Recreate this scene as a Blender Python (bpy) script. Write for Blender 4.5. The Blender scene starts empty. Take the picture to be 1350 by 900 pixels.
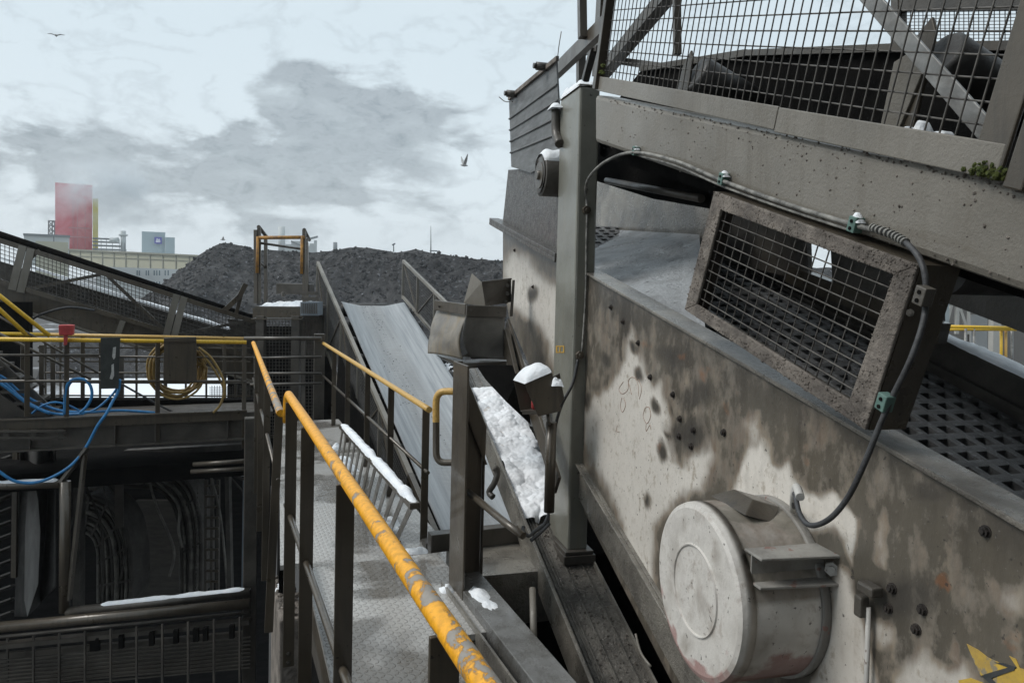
import bpy, bmesh, math, random
from mathutils import Vector, Matrix, noise
random.seed(7)
R_ = math.radians
V = Vector
# ---------------------------------------------------------------- camera
scn = bpy.context.scene
COL = scn.collection
F = 975.0; PPY = 410.0
EYE = V((0, 0, 9.0))
YAW, PITCH, ROLL = R_(22.05), R_(2.3), R_(1.4)
cam_d = bpy.data.cameras.new('camera'); cam = bpy.data.objects.new('camera', cam_d); COL.objects.link(cam)
M3 = Matrix.Rotation(-YAW, 3, 'Z') @ Matrix.Rotation(math.pi/2 - PITCH, 3, 'X') @ Matrix.Rotation(ROLL, 3, 'Z')
cam.matrix_world = Matrix.Translation(EYE) @ M3.to_4x4()
cam_d.sensor_width = 36; cam_d.sensor_fit = 'HORIZONTAL'; cam_d.lens = F/1350*36
cam_d.shift_y = -(450-PPY)/1350; cam_d.clip_start = 0.05; cam_d.clip_end = 6000
scn.camera = cam
# ---------------------------------------------------------------- world
def nodes_of(idb):
    idb.use_nodes = True; nt = idb.node_tree; nt.nodes.clear(); return nt
class NT:
    def __init__(s, nt): s.nt = nt
    def n(s, t, **kw):
        nd = s.nt.nodes.new(t)
        for k, v in kw.items():
            if k.startswith('i_'):
                key = k[2:]
                key = int(key) if key.isdigit() else key.replace('_', ' ')
                nd.inputs[key].default_value = v
            else: setattr(nd, k, v)
        return nd
    def l(s, a, b): s.nt.links.new(a, b)
    def math(s, op, a, b=None, clamp=False):
        nd = s.nt.nodes.new('ShaderNodeMath'); nd.operation = op; nd.use_clamp = clamp
        for i, x in enumerate((a, b)):
            if x is None: continue
            if isinstance(x, (int, float)): nd.inputs[i].default_value = x
            else: s.l(x, nd.inputs[i])
        return nd.outputs[0]
    def ramp(s, fac, stops, interp='LINEAR'):
        nd = s.nt.nodes.new('ShaderNodeValToRGB'); cr = nd.color_ramp; cr.interpolation = interp
        while len(cr.elements) < len(stops): cr.elements.new(0.5)
        for e, (p, c) in zip(cr.elements, stops):
            e.position = p; e.color = (c, c, c, 1) if isinstance(c, (int, float)) else (*c, 1)
        s.l(fac, nd.inputs[0]); return nd.outputs[0]
    def mix(s, fac, a, b, blend='MIX'):
        nd = s.nt.nodes.new('ShaderNodeMix'); nd.data_type = 'RGBA'; nd.blend_type = blend
        for i, x in ((0, fac), (6, a), (7, b)):
            if isinstance(x, (int, float)): nd.inputs[i].default_value = x
            elif isinstance(x, tuple): nd.inputs[i].default_value = (*x, 1)
            else: s.l(x, nd.inputs[i])
        return nd.outputs[2]
    def noise(s, vec, scale, detail=6, rough=.55, dist=0, out=0):
        nd = s.nt.nodes.new('ShaderNodeTexNoise'); nd.inputs['Scale'].default_value = scale
        nd.inputs['Detail'].default_value = detail; nd.inputs['Roughness'].default_value = rough
        nd.inputs['Distortion'].default_value = dist; s.l(vec, nd.inputs['Vector']); return nd.outputs[out]
    def mapping(s, vec, scale=(1, 1, 1), loc=(0, 0, 0), rot=(0, 0, 0)):
        nd = s.nt.nodes.new('ShaderNodeMapping'); nd.inputs['Scale'].default_value = scale
        nd.inputs['Location'].default_value = loc; nd.inputs['Rotation'].default_value = rot
        s.l(vec, nd.inputs[0]); return nd.outputs[0]

SUN_AZ, SUN_EL = R_(-74), R_(46)       # azimuth from +Y towards +X
w = bpy.data.worlds.new('World'); scn.world = w; nt = nodes_of(w); t = NT(nt)
out = t.n('ShaderNodeOutputWorld'); bg = t.n('ShaderNodeBackground')
sky = t.n('ShaderNodeTexSky', sky_type='NISHITA', sun_disc=False, sun_elevation=SUN_EL, sun_rotation=SUN_AZ)
sky.dust_density = 3; sky.air_density = 1.2
tc = t.n('ShaderNodeTexCoord'); gen = tc.outputs['Generated']
skyc = t.mix(1.0, sky.outputs[0], (0.06, 0.06, 0.06), 'MULTIPLY')
sep = t.n('ShaderNodeSeparateXYZ'); t.l(gen, sep.inputs[0]); Z = sep.outputs[2]
base = t.ramp(Z, [(0.0, (.68, .745, .79)), (.10, (.67, .75, .80)), (.3, (.605, .70, .755)), (.55, (.635, .72, .77)), (1, (.62, .7, .76))])
warp = t.mapping(gen, (1, 1, 2.1))
n1 = t.noise(warp, 2.2, 5, .5, .3)
n0 = t.noise(warp, 7, 8, .6, .3)
hi = t.mix(t.ramp(n1, [(.3, 0.), (.9, .3)]), base, (.70, .79, .84))
hi = t.mix(t.math('MULTIPLY', t.ramp(n0, [(.4, 0.), (.8, .3)]), t.ramp(Z, [(.02, 1.), (.2, 0.)])), hi, (.78, .85, .89))
# drifting industrial smoke: soft lobes placed by compass direction
def dirv(px, py):
    v = M3 @ V(((px-675)/F, -(py-PPY)/F, -1)); return v.normalized()
lobes = [(20, 205, .055, .75), (95, 222, .075, 1.0), (170, 245, .065, .9), (60, 200, .05, .6), (240, 235, .06, .9), (300, 205, .055, 1.0), (345, 250, .06, 1.0),
         (395, 130, .065, .95), (420, 170, .075, 1.0), (470, 180, .07, .9), (400, 225, .085, 1.05), (360, 275, .055, .8), (455, 250, .06, .7), (540, 180, .07, .8), (560, 250, .07, .5),
         (610, 170, .05, .55), (500, 160, .05, .6), (545, 140, .045, .7), (300, 175, .035, .8)]
acc = None
nvec = t.noise(warp, 9, 6, .6, 0, 1)
off = t.n('ShaderNodeVectorMath', operation='SUBTRACT'); t.l(nvec, off.inputs[0]); off.inputs[1].default_value = (.5, .5, .5)
offs = t.n('ShaderNodeVectorMath', operation='SCALE'); t.l(off.outputs[0], offs.inputs[0]); offs.inputs['Scale'].default_value = .17
nv = t.n('ShaderNodeVectorMath', operation='ADD'); t.l(gen, nv.inputs[0]); t.l(offs.outputs[0], nv.inputs[1])
for (px, py, rad, s) in lobes:
    d = t.n('ShaderNodeVectorMath', operation='DISTANCE'); t.l(nv.outputs[0], d.inputs[0]); d.inputs[1].default_value = dirv(px, py)
    m = t.n('ShaderNodeMapRange', interpolation_type='SMOOTHSTEP'); t.l(d.outputs['Value'], m.inputs[0])
    m.inputs[1].default_value = 0; m.inputs[2].default_value = rad*1.22; m.inputs[3].default_value = s; m.inputs[4].default_value = 0
    acc = m.outputs[0] if acc is None else t.math('ADD', acc, m.outputs[0])
acc = t.math('MINIMUM', acc, 1.15)
def billow(sc, rough=.5, dist=.6):
    n_ = t.noise(warp, sc, 7, rough, dist); return t.math('SUBTRACT', 1.0, t.math('MULTIPLY', t.math('ABSOLUTE', t.math('SUBTRACT', n_, .5)), 4.2))
b1, b2 = billow(9), billow(24, .66, .5)
sm = t.math('ADD', acc, t.math('MULTIPLY', t.math('SUBTRACT', b1, .62), .8)); sm = t.math('ADD', sm, t.math('MULTIPLY', t.math('SUBTRACT', b2, .6), .38))
smf = t.ramp(sm, [(.22, 0.), (.5, .30), (.75, .62), (1., .88)])
smc = t.mix(t.ramp(b2, [(.2, 0.), (.9, 1.)]), (.20, .24, .27), (.32, .365, .40)); smc = t.mix(t.ramp(b1, [(.1, .85), (.8, 0.)]), smc, (.46, .525, .56))
b3 = billow(34, .7, .8); smc = t.mix(t.ramp(b3, [(.2, .12), (.9, 0.)]), smc, (.52, .60, .64))
fin = t.mix(smf, hi, smc)
fin = t.mix(.12, fin, skyc)
t.l(fin, bg.inputs[0]); bg.inputs[1].default_value = .9; t.l(bg.outputs[0], out.inputs[0])
sd = bpy.data.lights.new('sun', 'SUN'); sd.energy = 1.5; sd.angle = R_(25); sd.color = (1, .97, .93)
sun = bpy.data.objects.new('sun', sd); COL.objects.link(sun)
sdir = V((math.sin(SUN_AZ)*math.cos(SUN_EL), math.cos(SUN_AZ)*math.cos(SUN_EL), math.sin(SUN_EL)))
sun.rotation_euler = (-sdir).to_track_quat('-Z', 'Y').to_euler()
scn.view_settings.view_transform = 'Standard'; scn.view_settings.look = 'None'
scn.cycles.volume_bounces = 3
scn.view_settings.exposure = 0.5; scn.view_settings.gamma = 1

# ---------------------------------------------------------------- unprojection and frames
def ray(px, py): return M3 @ V(((px-675)/F, -(py-PPY)/F, -1))
def at(px, py, d): return EYE + ray(px, py)*d
def on_z(px, py, z):
    r = ray(px, py); return EYE + r*((z)/r.z)            # z relative to the eye
def on_plane(px, py, p, n):
    r = ray(px, py); return EYE + r*((p-EYE).dot(n)/r.dot(n))
def azdir(px):
    r = ray(px, 371+.0244*(px-675)); r.z = 0; return r.normalized()
UP = V((0, 0, 1))
AW = V((0, 1, 0)); NW = V((1, 0, 0))                        # walkway axes
AS = azdir(425); NS = AS.cross(UP).normalized()             # screening machine axes (NS points right)
INC = R_(17.1)
US = AS*math.cos(INC) + UP*math.sin(INC); VS = NS.cross(US).normalized()
if VS.z < 0: VS = -VS
UB = AW*math.cos(R_(18)) + UP*math.sin(R_(18)); VB = NW.cross(UB).normalized()
if VB.z < 0: VB = -VB
def pS(px, py, D): return on_plane(px, py, EYE+NS*D, NS)

# ---------------------------------------------------------------- materials
MATS = {}
def mat(name, col, col2=None, rough=.6, rough2=None, metal=0, scale=6, bump=.15, bscale=40, spec=.5, speck=None, stretch=(1, 1, 1), lo=.38, hi=.62, coord='Object', streak=None, coat=0, mid=None):
    m = bpy.data.materials.new(name); nt = nodes_of(m); t = NT(nt)
    o = t.n('ShaderNodeOutputMaterial'); b = t.n('ShaderNodeBsdfPrincipled')
    tc = t.n('ShaderNodeTexCoord'); vec = t.mapping(tc.outputs[coord], stretch)
    col2 = col2 or tuple(c*.6 for c in col)
    n = t.noise(vec, scale, 8, .62, .4)
    c = t.mix(t.ramp(n, [(lo, 0.), (hi, 1.)]), col, col2)
    if streak:
        sv = t.mapping(tc.outputs[coord], (9, 9, .7)); ns_ = t.noise(sv, 2.5, 5, .6, .2)
        c = t.mix(t.ramp(ns_, [(.5, 0.), (.68, .75)]), c, streak)
    if speck:
        sc, s0, s1, thr = speck
        n3 = t.noise(tc.outputs[coord], sc, 3, .6)
        c = t.mix(t.ramp(n3, [(thr, 0.), (thr+.04, s1)]), c, s0)
    if mid:
        nm_ = t.noise(tc.outputs[coord], .9, 4, .5, .3); c = t.mix(t.ramp(nm_, [(.45, 0.), (.65, .55)]), c, mid)
    if coat: b.inputs['Coat Weight'].default_value = coat; b.inputs['Coat Roughness'].default_value = .12
    t.l(c, b.inputs['Base Color'])
    r2 = rough2 if rough2 is not None else min(1, rough+.2)
    n4 = t.noise(vec, scale*2.3, 5, .6)
    rr = t.n('ShaderNodeMapRange'); t.l(n4, rr.inputs[0]); rr.inputs[1].default_value = .35; rr.inputs[2].default_value = .65
    rr.inputs[3].default_value = rough; rr.inputs[4].default_value = r2; t.l(rr.outputs[0], b.inputs['Roughness'])
    b.inputs['Metallic'].default_value = metal; b.inputs['Specular IOR Level'].default_value = spec
    if bump:
        nb = t.noise(vec, bscale, 6, .7); bp = t.n('ShaderNodeBump'); bp.inputs['Strength'].default_value = bump*2; bp.inputs['Distance'].default_value = .01
        t.l(nb, bp.inputs['Height']); t.l(bp.outputs[0], b.inputs['Normal'])
    t.l(b.outputs[0], o.inputs[0]); MATS[name] = m; return m

SP = (70, (.012, .011, .010), .8, .69)
steel = mat('grimy_steel', (.10, .083, .061), (.055, .045, .033), .26, .5, .2, 2.2, .10, 60, speck=SP, streak=(.045, .038, .031), lo=.3, hi=.7, coat=.35)
steel_l = mat('dusty_pale_steel', (.195, .178, .148), (.11, .099, .08), .4, .65, .05, 2, .22, 85, speck=(75, (.03, .026, .022), .85, .69), streak=(.13, .115, .09), lo=.25, hi=.75, coat=.25, mid=(.27, .252, .22))
steel_d = mat('dark_coated_steel', (.09, .08, .067), (.045, .04, .034), .35, .6, .15, 3, .2, 50, coat=.25)
crust = mat('coal_dust_crust', (.24, .21, .18), (.11, .095, .082), .7, .9, 0, 9, .8, 38)
wetst = mat('wet_gritty_steel', (.25, .23, .195), (.11, .10, .085), .2, .5, .1, 4, .55, 60, speck=(110, (.28, .27, .26), .5, .68), coat=.5)
frame_m = mat('galvanised_steel', (.30, .30, .29), (.17, .165, .155), .4, .6, .5, 8, .1, 60)
rod_m = mat('mesh_wire', (.13, .122, .11), (.06, .055, .05), .5, .7, .4, 12, .1, 90)
rodd_m = mat('dark_mesh_wire', (.10, .095, .088), (.05, .047, .044), .5, .7, .4, 12, 0, 90)
black = mat('black_and_shade', (.011, .0105, .010), (.006, .006, .006), .9, 1, 0, 6, .3, 30, spec=.03)  # near-black for black parts and for deep shade painted in
rubber = mat('worn_rubber', (.07, .072, .075), (.035, .036, .038), .45, .7, 0, 5, .2, 60)
snow_m = mat('wet_snow', (.86, .88, .90), (.78, .82, .86), .6, .8, 0, 10, .5, 30, spec=.3)
snowdirty = mat('gritty_snow', (.90, .91, .93), (.82, .85, .88), .6, .8, 0, 4, .06, 25, spec=.3, speck=(9, (.50, .44, .38), .6, .68))
grey_paint = mat('bright_worn_grey', (.50, .49, .46), (.36, .35, .33), .5, .7, 0, 5, .1, 50, speck=(30, (.14, .10, .08), .8, .68))
pink_gone = mat('chalky_cover_paint', (.52, .50, .475), (.40, .385, .365), .6, .8, 0, 7, .25, 70, speck=(34, (.20, .17, .15), .8, .67))
drum_m = mat('cover_drum_paint', (.33, .32, .295), (.19, .18, .165), .45, .7, .05, 4, .18, 50, speck=(22, (.22, .10, .08), .7, .62))
red_m = mat('faded_red', (.45, .05, .05), (.30, .03, .03), .5, .7, 0, 20, .1)
blue_m = mat('blue_hose_plastic', (.03, .22, .48), (.02, .15, .36), .35, .5, 0, 20, 0)
hose_y = mat('ochre_hose_rubber', (.30, .20, .06), (.20, .13, .04), .5, .7, 0, 20, .1)
conduit = mat('grey_cable_sheath', (.28, .275, .25), (.09, .088, .082), .5, .7, 0, 20, .2, 80)
cable_d = mat('dark_cable_sheath', (.06, .062, .065), (.03, .03, .032), .4, .6, 0, 20, .15, 80)
clip_m = mat('green_grey_plastic', (.11, .19, .165), (.07, .13, .11), .5, .7, 0, 30, .1)
moss_m = mat('moss', (.10, .12, .02), (.05, .07, .012), .9, 1, 0, 40, 1, 60)
orange_m = mat('rusty_orange_paint', (.48, .24, .05), (.22, .12, .05), .6, .8, 0, 14, .2)

def chipped_yellow(name, chip, col=(.86, .40, .015), sc=14, grad=0):
    m = bpy.data.materials.new(name); nt = nodes_of(m); t = NT(nt)
    o = t.n('ShaderNodeOutputMaterial'); b = t.n('ShaderNodeBsdfPrincipled'); tc = t.n('ShaderNodeTexCoord'); ob = tc.outputs['Object']
    n = t.noise(ob, sc, 9, .6, .8); n2 = t.noise(ob, sc*.35, 4, .5); n3 = t.noise(ob, 60, 5, .6)
    mask = t.math('ADD', t.math('MULTIPLY', n, .5), t.math('MULTIPLY', n2, .3)); mask = t.math('ADD', mask, t.math('MULTIPLY', t.noise(t.mapping(ob, (1, .45, 1)), 55, 6, .7), .2))
    if grad:
        sg = t.n('ShaderNodeSeparateXYZ'); t.l(ob, sg.inputs[0]); mask = t.math('SUBTRACT', mask, t.math('MULTIPLY', sg.outputs[1], grad))
    k = t.ramp(mask, [(chip, 0.), (chip+.012, 1.)])
    ye = t.mix(t.ramp(n3, [(.4, 0.), (.75, 1.)]), col, tuple(c*.62 for c in col))
    edge = t.ramp(mask, [(chip-.02, 0.), (chip-.004, 1.)])
    ye = t.mix(t.math('MULTIPLY', edge, .6), ye, (.25, .13, .03))
    gr = t.mix(n3, (.20, .185, .165), (.34, .31, .27))
    t.l(t.mix(k, ye, gr), b.inputs['Base Color'])
    t.l(t.ramp(k, [(0, .42), (1, .6)]), b.inputs['Roughness'])
    bp = t.n('ShaderNodeBump'); bp.inputs['Strength'].default_value = .5; bp.inputs['Distance'].default_value = .004; bp.invert = True
    t.l(t.math('ADD', k, t.math('MULTIPLY', n3, .25)), bp.inputs['Height']); t.l(bp.outputs[0], b.inputs['Normal'])
    t.l(b.outputs[0], o.inputs[0]); return m
yel = chipped_yellow('chipped_yellow_paint', .575, grad=.045)
yel2 = chipped_yellow('dusty_yellow_paint', .66, (.60, .37, .10), 20)
yel3 = chipped_yellow('fresh_yellow_paint', .63, (.75, .47, .03), 12)

column_m = mat('column_paint', (.25, .25, .215), (.135, .13, .108), .28, .5, .1, 1.6, .1, 60, speck=(40, (.03, .028, .025), .85, .68), streak=(.20, .19, .15), lo=.3, hi=.7, coat=.4)
hoodm2 = mat('wet_gritty_channel', (.20, .185, .16), (.085, .077, .066), .22, .5, 0, 9, 1.0, 42, speck=(48, (.34, .32, .29), .6, .63), coat=.4)
hoodm = mat('gritty_hood_plate', (.10, .092, .082), (.05, .046, .041), .35, .65, 0, 14, .9, 55, speck=(60, (.2, .19, .17), .6, .66), coat=.3)
# ---------------------------------------------------------------- mesh builder
def frame(axis, side):
    a = axis.normalized(); s = side - a*side.dot(a)
    if s.length < 1e-6: s = a.orthogonal()
    s.normalize(); return a, s, a.cross(s)
_g = (1+5**.5)/2
ICO_V = [V(q).normalized() for q in ((-1, _g, 0), (1, _g, 0), (-1, -_g, 0), (1, -_g, 0), (0, -1, _g), (0, 1, _g), (0, -1, -_g), (0, 1, -_g), (_g, 0, -1), (_g, 0, 1), (-_g, 0, -1), (-_g, 0, 1))]
ICO_F = ((0, 11, 5), (0, 5, 1), (0, 1, 7), (0, 7, 10), (0, 10, 11), (1, 5, 9), (5, 11, 4), (11, 10, 2), (10, 7, 6), (7, 1, 8), (3, 9, 4), (3, 4, 2), (3, 2, 6), (3, 6, 8), (3, 8, 9), (4, 9, 5), (2, 4, 11), (6, 2, 10), (8, 6, 7), (9, 8, 1))
class MB:
    def __init__(s): s.bm = bmesh.new()
    def hexa(s, pts):                                       # 8 points: bottom ring 4, top ring 4
        v = [s.bm.verts.new(p) for p in pts]
        for f in ((3, 2, 1, 0), (4, 5, 6, 7), (0, 1, 5, 4), (1, 2, 6, 5), (2, 3, 7, 6), (3, 0, 4, 7)): s.bm.faces.new([v[i] for i in f])
        return s
    def bar(s, p0, p1, w, h, side=UP, offw=0, offh=0):      # w along side, h across
        a, b, c = frame(p1-p0, side); q = []
        for p in (p0, p1):
            for sw, sh in ((-1, -1), (1, -1), (1, 1), (-1, 1)): q.append(p + b*(sw*w/2+offw) + c*(sh*h/2+offh))
        return s.hexa(q)
    def box(s, c, dx, dy, dz, ax=V((1, 0, 0)), ay=V((0, 1, 0)), az=UP):   # c = centre of the base
        q = []
        for k in (0, 1):
            for i, j in ((-1, -1), (1, -1), (1, 1), (-1, 1)): q.append(c + ax*(i*dx/2) + ay*(j*dy/2) + az*(k*dz))
        return s.hexa(q)
    def slab(s, pts, vec):                                  # planar outline extruded by vec
        n = len(pts); a = [s.bm.verts.new(p) for p in pts]; b = [s.bm.verts.new(p+vec) for p in pts]
        s.bm.faces.new(a[::-1]); s.bm.faces.new(b)
        for i in range(n): s.bm.faces.new((a[i], a[(i+1) % n], b[(i+1) % n], b[i]))
        return s
    def tube(s, pts, r, n=10, smooth=True, caps=True, rad=None):
        P = list(pts); rings = []; prev = None
        for i, p in enumerate(P):
            tdir = (P[min(i+1, len(P)-1)] - P[max(i-1, 0)]).normalized()
            if prev is None: b = tdir.orthogonal().normalized()
            else:
                b = prev - tdir*prev.dot(tdir)
                b = b.normalized() if b.length > 1e-6 else tdir.orthogonal().normalized()
            prev = b; c = tdir.cross(b); rr = rad[i] if rad else r
            rings.append([s.bm.verts.new(p + (b*math.cos(2*math.pi*k/n) + c*math.sin(2*math.pi*k/n))*rr) for k in range(n)])
        for A, B in zip(rings, rings[1:]):
            for k in range(n):
                f = s.bm.faces.new((A[k], A[(k+1) % n], B[(k+1) % n], B[k])); f.smooth = smooth
        if caps: s.bm.faces.new(rings[0][::-1]); s.bm.faces.new(rings[-1])
        return s
    def cyl(s, p0, p1, r, n=20, r1=None): return s.tube([p0, p1], r, n, rad=[r, r1 if r1 is not None else r])
    def rods(s, p00, p10, p11, p01, nu, nv, r, off=.0, n=5, edges=False):
        nrm = (p10-p00).cross(p01-p00).normalized()*off
        rng = range(0, nu+1) if edges else range(1, nu)
        for i in rng:
            f = i/nu; s.tube([p00.lerp(p10, f)+nrm, p01.lerp(p11, f)+nrm], r, n, caps=False)
        rng = range(0, nv+1) if edges else range(1, nv)
        for j in rng:
            f = j/nv; s.tube([p00.lerp(p01, f)-nrm, p10.lerp(p11, f)-nrm], r, n, caps=False)
        return s
    def strips(s, p00, p10, p11, p01, nu, nv, w):           # far mesh: thin square wires
        nrm = (p10-p00).cross(p01-p00).normalized()
        for i in range(1, nu):
            f = i/nu; s.bar(p00.lerp(p10, f), p01.lerp(p11, f), w, w, nrm)
        for j in range(1, nv):
            f = j/nv; s.bar(p00.lerp(p01, f), p10.lerp(p11, f), w, w, nrm)
        return s
    def bolt(s, p, nrm, r=.012, h=.012):
        nrm = nrm.normalized(); s.tube([p, p+nrm*h*.75], r, 6, smooth=False); s.tube([p+nrm*h*.75, p+nrm*h*1.1], r*.5, 8); return s
    def grid(s, fn, nu, nv, smooth=True, closed=False):
        g = [[s.bm.verts.new(fn(i/nu, j/nv)) for i in range(nu+1)] for j in range(nv+1)]
        for j in range(nv):
            for i in range(nu):
                f = s.bm.faces.new((g[j][i], g[j][i+1], g[j+1][i+1], g[j+1][i])); f.smooth = smooth
        return g
    def chunk(s, p, r, seed=0):
        rnd = random.Random(seed); m = Matrix.Rotation(rnd.uniform(0, 6), 3, V((rnd.random()-.5, rnd.random()-.5, rnd.random()-.49)).normalized())
        vs = [s.bm.verts.new(p + m @ (q*r*rnd.uniform(.65, 1.35))) for q in ICO_V]
        for f in ICO_F: s.bm.faces.new([vs[k] for k in f])
        return s
    def build(s, name, material, parent=None, bevel=0, recalc=True, solid=0):
        if recalc: bmesh.ops.recalc_face_normals(s.bm, faces=s.bm.faces)
        vs = [v.co for v in s.bm.verts]
        if parent is None:
            lo = V((min(v.x for v in vs), min(v.y for v in vs), min(v.z for v in vs))); hi = V((max(v.x for v in vs), max(v.y for v in vs), max(v.z for v in vs)))
            o = V(((lo.x+hi.x)/2, (lo.y+hi.y)/2, lo.z))
        else: o = V(parent['_w'])
        bmesh.ops.translate(s.bm, verts=s.bm.verts, vec=-o)
        me = bpy.data.meshes.new(name); s.bm.to_mesh(me); s.bm.free(); me.materials.append(material)
        ob = bpy.data.objects.new(name, me); COL.objects.link(ob)
        if parent is None: ob.location = o
        else: ob.parent = parent
        ob['_w'] = tuple(o)
        if bevel:
            b = ob.modifiers.new('bevel', 'BEVEL'); b.width = bevel; b.segments = 2; b.limit_method = 'ANGLE'; b.angle_limit = R_(40)
            b.harden_normals = False
        if solid:
            b = ob.modifiers.new('solid', 'SOLIDIFY'); b.thickness = solid
        return ob
def catmull(pts, k=6):
    P = [pts[0]] + list(pts) + [pts[-1]]; o = []
    for i in range(1, len(P)-2):
        for j in range(k):
            u = j/k; a, b, c, d = P[i-1], P[i], P[i+1], P[i+2]
            o.append(.5*((2*b) + (c-a)*u + (2*a-5*b+4*c-d)*u*u + (3*b-a-3*c+d)*u**3))
    o.append(P[-2]); return o
def tag(o, label=None, cat=None, group=None, kind=None):
    if label: o['label'] = label
    if cat: o['category'] = cat
    if group: o['group'] = group
    if kind: o['kind'] = kind
    return o
def thing(name, label, cat, loc, group=None):
    o = bpy.data.objects.new(name, None); COL.objects.link(o); o.location = loc; o['_w'] = tuple(loc)
    o.empty_display_size = .2
    return tag(o, label, cat, group)
def sub_bevel(m=.003): return m

def lumpy(quad, nu, nv, h, seed=0, edge=.18, sc=6, nrm=UP, sink=.01):
    """snow lying on a quad of points: displaced sheet whose rim dips under the surface"""
    a, b, c, d = quad; mb = MB(); nrm = nrm.normalized()
    def fn(u, v):
        p = a.lerp(b, u).lerp(d.lerp(c, u), v)
        q = p*sc + V((seed*3.1, seed*1.7, 0))
        e = min(u, 1-u)/edge; f = min(v, 1-v)/edge; k = min(1, e)*min(1, f); k = max(0, k)**.5
        n = .62 + .55*noise.fractal(q, .8, 2.0, 4) 
        rim = noise.noise(q*1.3)*.35
        hh = h*n*max(0, min(1, k*1.25+rim*(1-k))) - (1-k)*sink - .004
        return p + nrm*hh
    mb.grid(fn, nu, nv); return mb
def clumps(quad, nu, nv, h, n, seed=0, nrm=UP, sink=.008, rr=(.03, .075)):
    a, b, c, d = quad; mb = MB(); nrm = nrm.normalized(); rnd = random.Random(seed)
    wu = ((b-a).length+(c-d).length)/2; wv = ((d-a).length+(c-b).length)/2
    B = [(rnd.uniform(.04, .96)*wu, rnd.uniform(.01, .99)*wv, rnd.uniform(*rr)*(1.3 if rnd.random() < .25 else 1)) for _ in range(n)]
    def fn(u, v):
        x, y = u*wu, v*wv; p = a.lerp(b, u).lerp(d.lerp(c, u), v); q = p*9
        x += .02*noise.noise(q*2.2); y += .02*noise.noise(q*2.2+V((5, 0, 0))); z = 0
        for bx, by, r in B:
            dx, dy = x-bx, y-by
            if abs(dx) < r and abs(dy) < r:
                k = 1-(dx*dx+dy*dy)/(r*r)
                if k > 0: z = max(z, math.sqrt(k)*r/rr[1]*.8 + .001*r)
        z = (z*.6 + .4*min(1, z*6))*h*(.75+.6*noise.noise(q*.45)) + .0045*noise.fractal(q*3.2, 1, 2, 3)*min(1, z*5)
        return p + nrm*(z if z > .012 else -sink)
    mb.grid(fn, nu, nv); return mb
def snow_ridge(p0, p1, w, h, side, seed=0, n=60, m=8, sc=9, fadeends=True, taper=.6):
    """snow lying along a bar top"""
    mb = MB(); s = side - UP*side.dot(UP); s.normalize(); rnd = random.Random(seed)
    def fn(u, v):
        c = p0.lerp(p1, u); k = noise.noise(c*sc + V((seed, 0, 0)))*.5
        k2 = noise.noise(c*sc*3.3 + V((0, seed, 0)))*.25
        f = max(.05, 1 + taper*(k+k2)*1.4)
        if fadeends: f *= min(1, u*12+.1, (1-u)*12+.1)
        a = math.pi*v
        return c + s*(math.cos(a)*w/2*min(1.15, .6+.4*f)) + UP*(math.sin(a)*h*f - .004)
    mb.grid(fn, n, m); return mb
# ================================================================ SETTING: ground, yard, heap
gz = EYE.z - 9.0                                           # yard level
def mat_ground():
    m = bpy.data.materials.new('slushy_yard'); nt = nodes_of(m); t = NT(nt)
    o = t.n('ShaderNodeOutputMaterial'); b = t.n('ShaderNodeBsdfPrincipled'); tc = t.n('ShaderNodeTexCoord')
    n = t.noise(tc.outputs['Object'], .06, 8, .6, .4)
    t.l(t.mix(t.ramp(n, [(.56, 0.), (.64, 1.)]), (.04, .038, .036), (.55, .58, .62)), b.inputs['Base Color'])
    b.inputs['Roughness'].default_value = .8; t.l(b.outputs[0], o.inputs[0]); return m
mb = MB(); mb.box(V((0, 300, gz-1)), 1600, 1600, 1); tag(mb.build('ground', mat_ground()), kind='structure')
# snow covered yard seen under the left platform
mb = MB(); q = [on_z(90, 528, -8.98), on_z(420, 528, -8.98), on_z(420, 470, -8.98), on_z(90, 470, -8.98)]
mb.slab(q, UP*.03); tag(mb.build('snow_field', snow_m), kind='structure')

# coal heap -------------------------------------------------------
crest = [(60, 470), (150, 425), (200, 385), (225, 364), (240, 352), (262, 335), (280, 324), (297, 318), (318, 322), (336, 328), (370, 330), (405, 332), (430, 331), (462, 326), (490, 328), (520, 334), (548, 329), (580, 335), (612, 338), (640, 340), (664, 344), (740, 350), (900, 352), (1150, 350), (1400, 356)]
def crest_y(x):
    for (a, b), (c, d) in zip(crest, crest[1:]):
        if a <= x <= c: return b + (d-b)*(x-a)/(c-a)
    return crest[-1][1]
coal_m = bpy.data.materials.new('wet_coal'); nt = nodes_of(coal_m); t = NT(nt)
o = t.n('ShaderNodeOutputMaterial'); b = t.n('ShaderNodeBsdfPrincipled'); tc = t.n('ShaderNodeTexCoord'); ob_ = tc.outputs['Object']
n = t.noise(ob_, .16, 10, .72, .8); n2 = t.noise(ob_, 1.6, 5, .75); n3 = t.noise(ob_, .75, 6, .75)
c = t.mix(t.ramp(n, [(.38, 0.), (.62, 1.)]), (.032, .031, .032), (.10, .098, .098))
c = t.mix(t.ramp(n3, [(.40, 0.), (.60, .85)]), c, (.018, .018, .02))
c = t.mix(t.ramp(n2, [(.58, 0.), (.66, .7)]), c, (.24, .25, .27)); c = t.mix(t.ramp(n2, [(.69, 0.), (.72, .9)]), c, (.7, .72, .75))
t.l(c, b.inputs['Base Color']); b.inputs['Roughness'].default_value = .85; b.inputs['Specular IOR Level'].default_value = .25
bp = t.n('ShaderNodeBump'); bp.inputs['Strength'].default_value = .9; bp.inputs['Distance'].default_value = .6
t.l(t.math('ADD', n3, n2), bp.inputs['Height']); t.l(bp.outputs[0], b.inputs['Normal']); t.l(b.outputs[0], o.inputs[0])
mb = MB(); HD = 95.0
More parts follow.
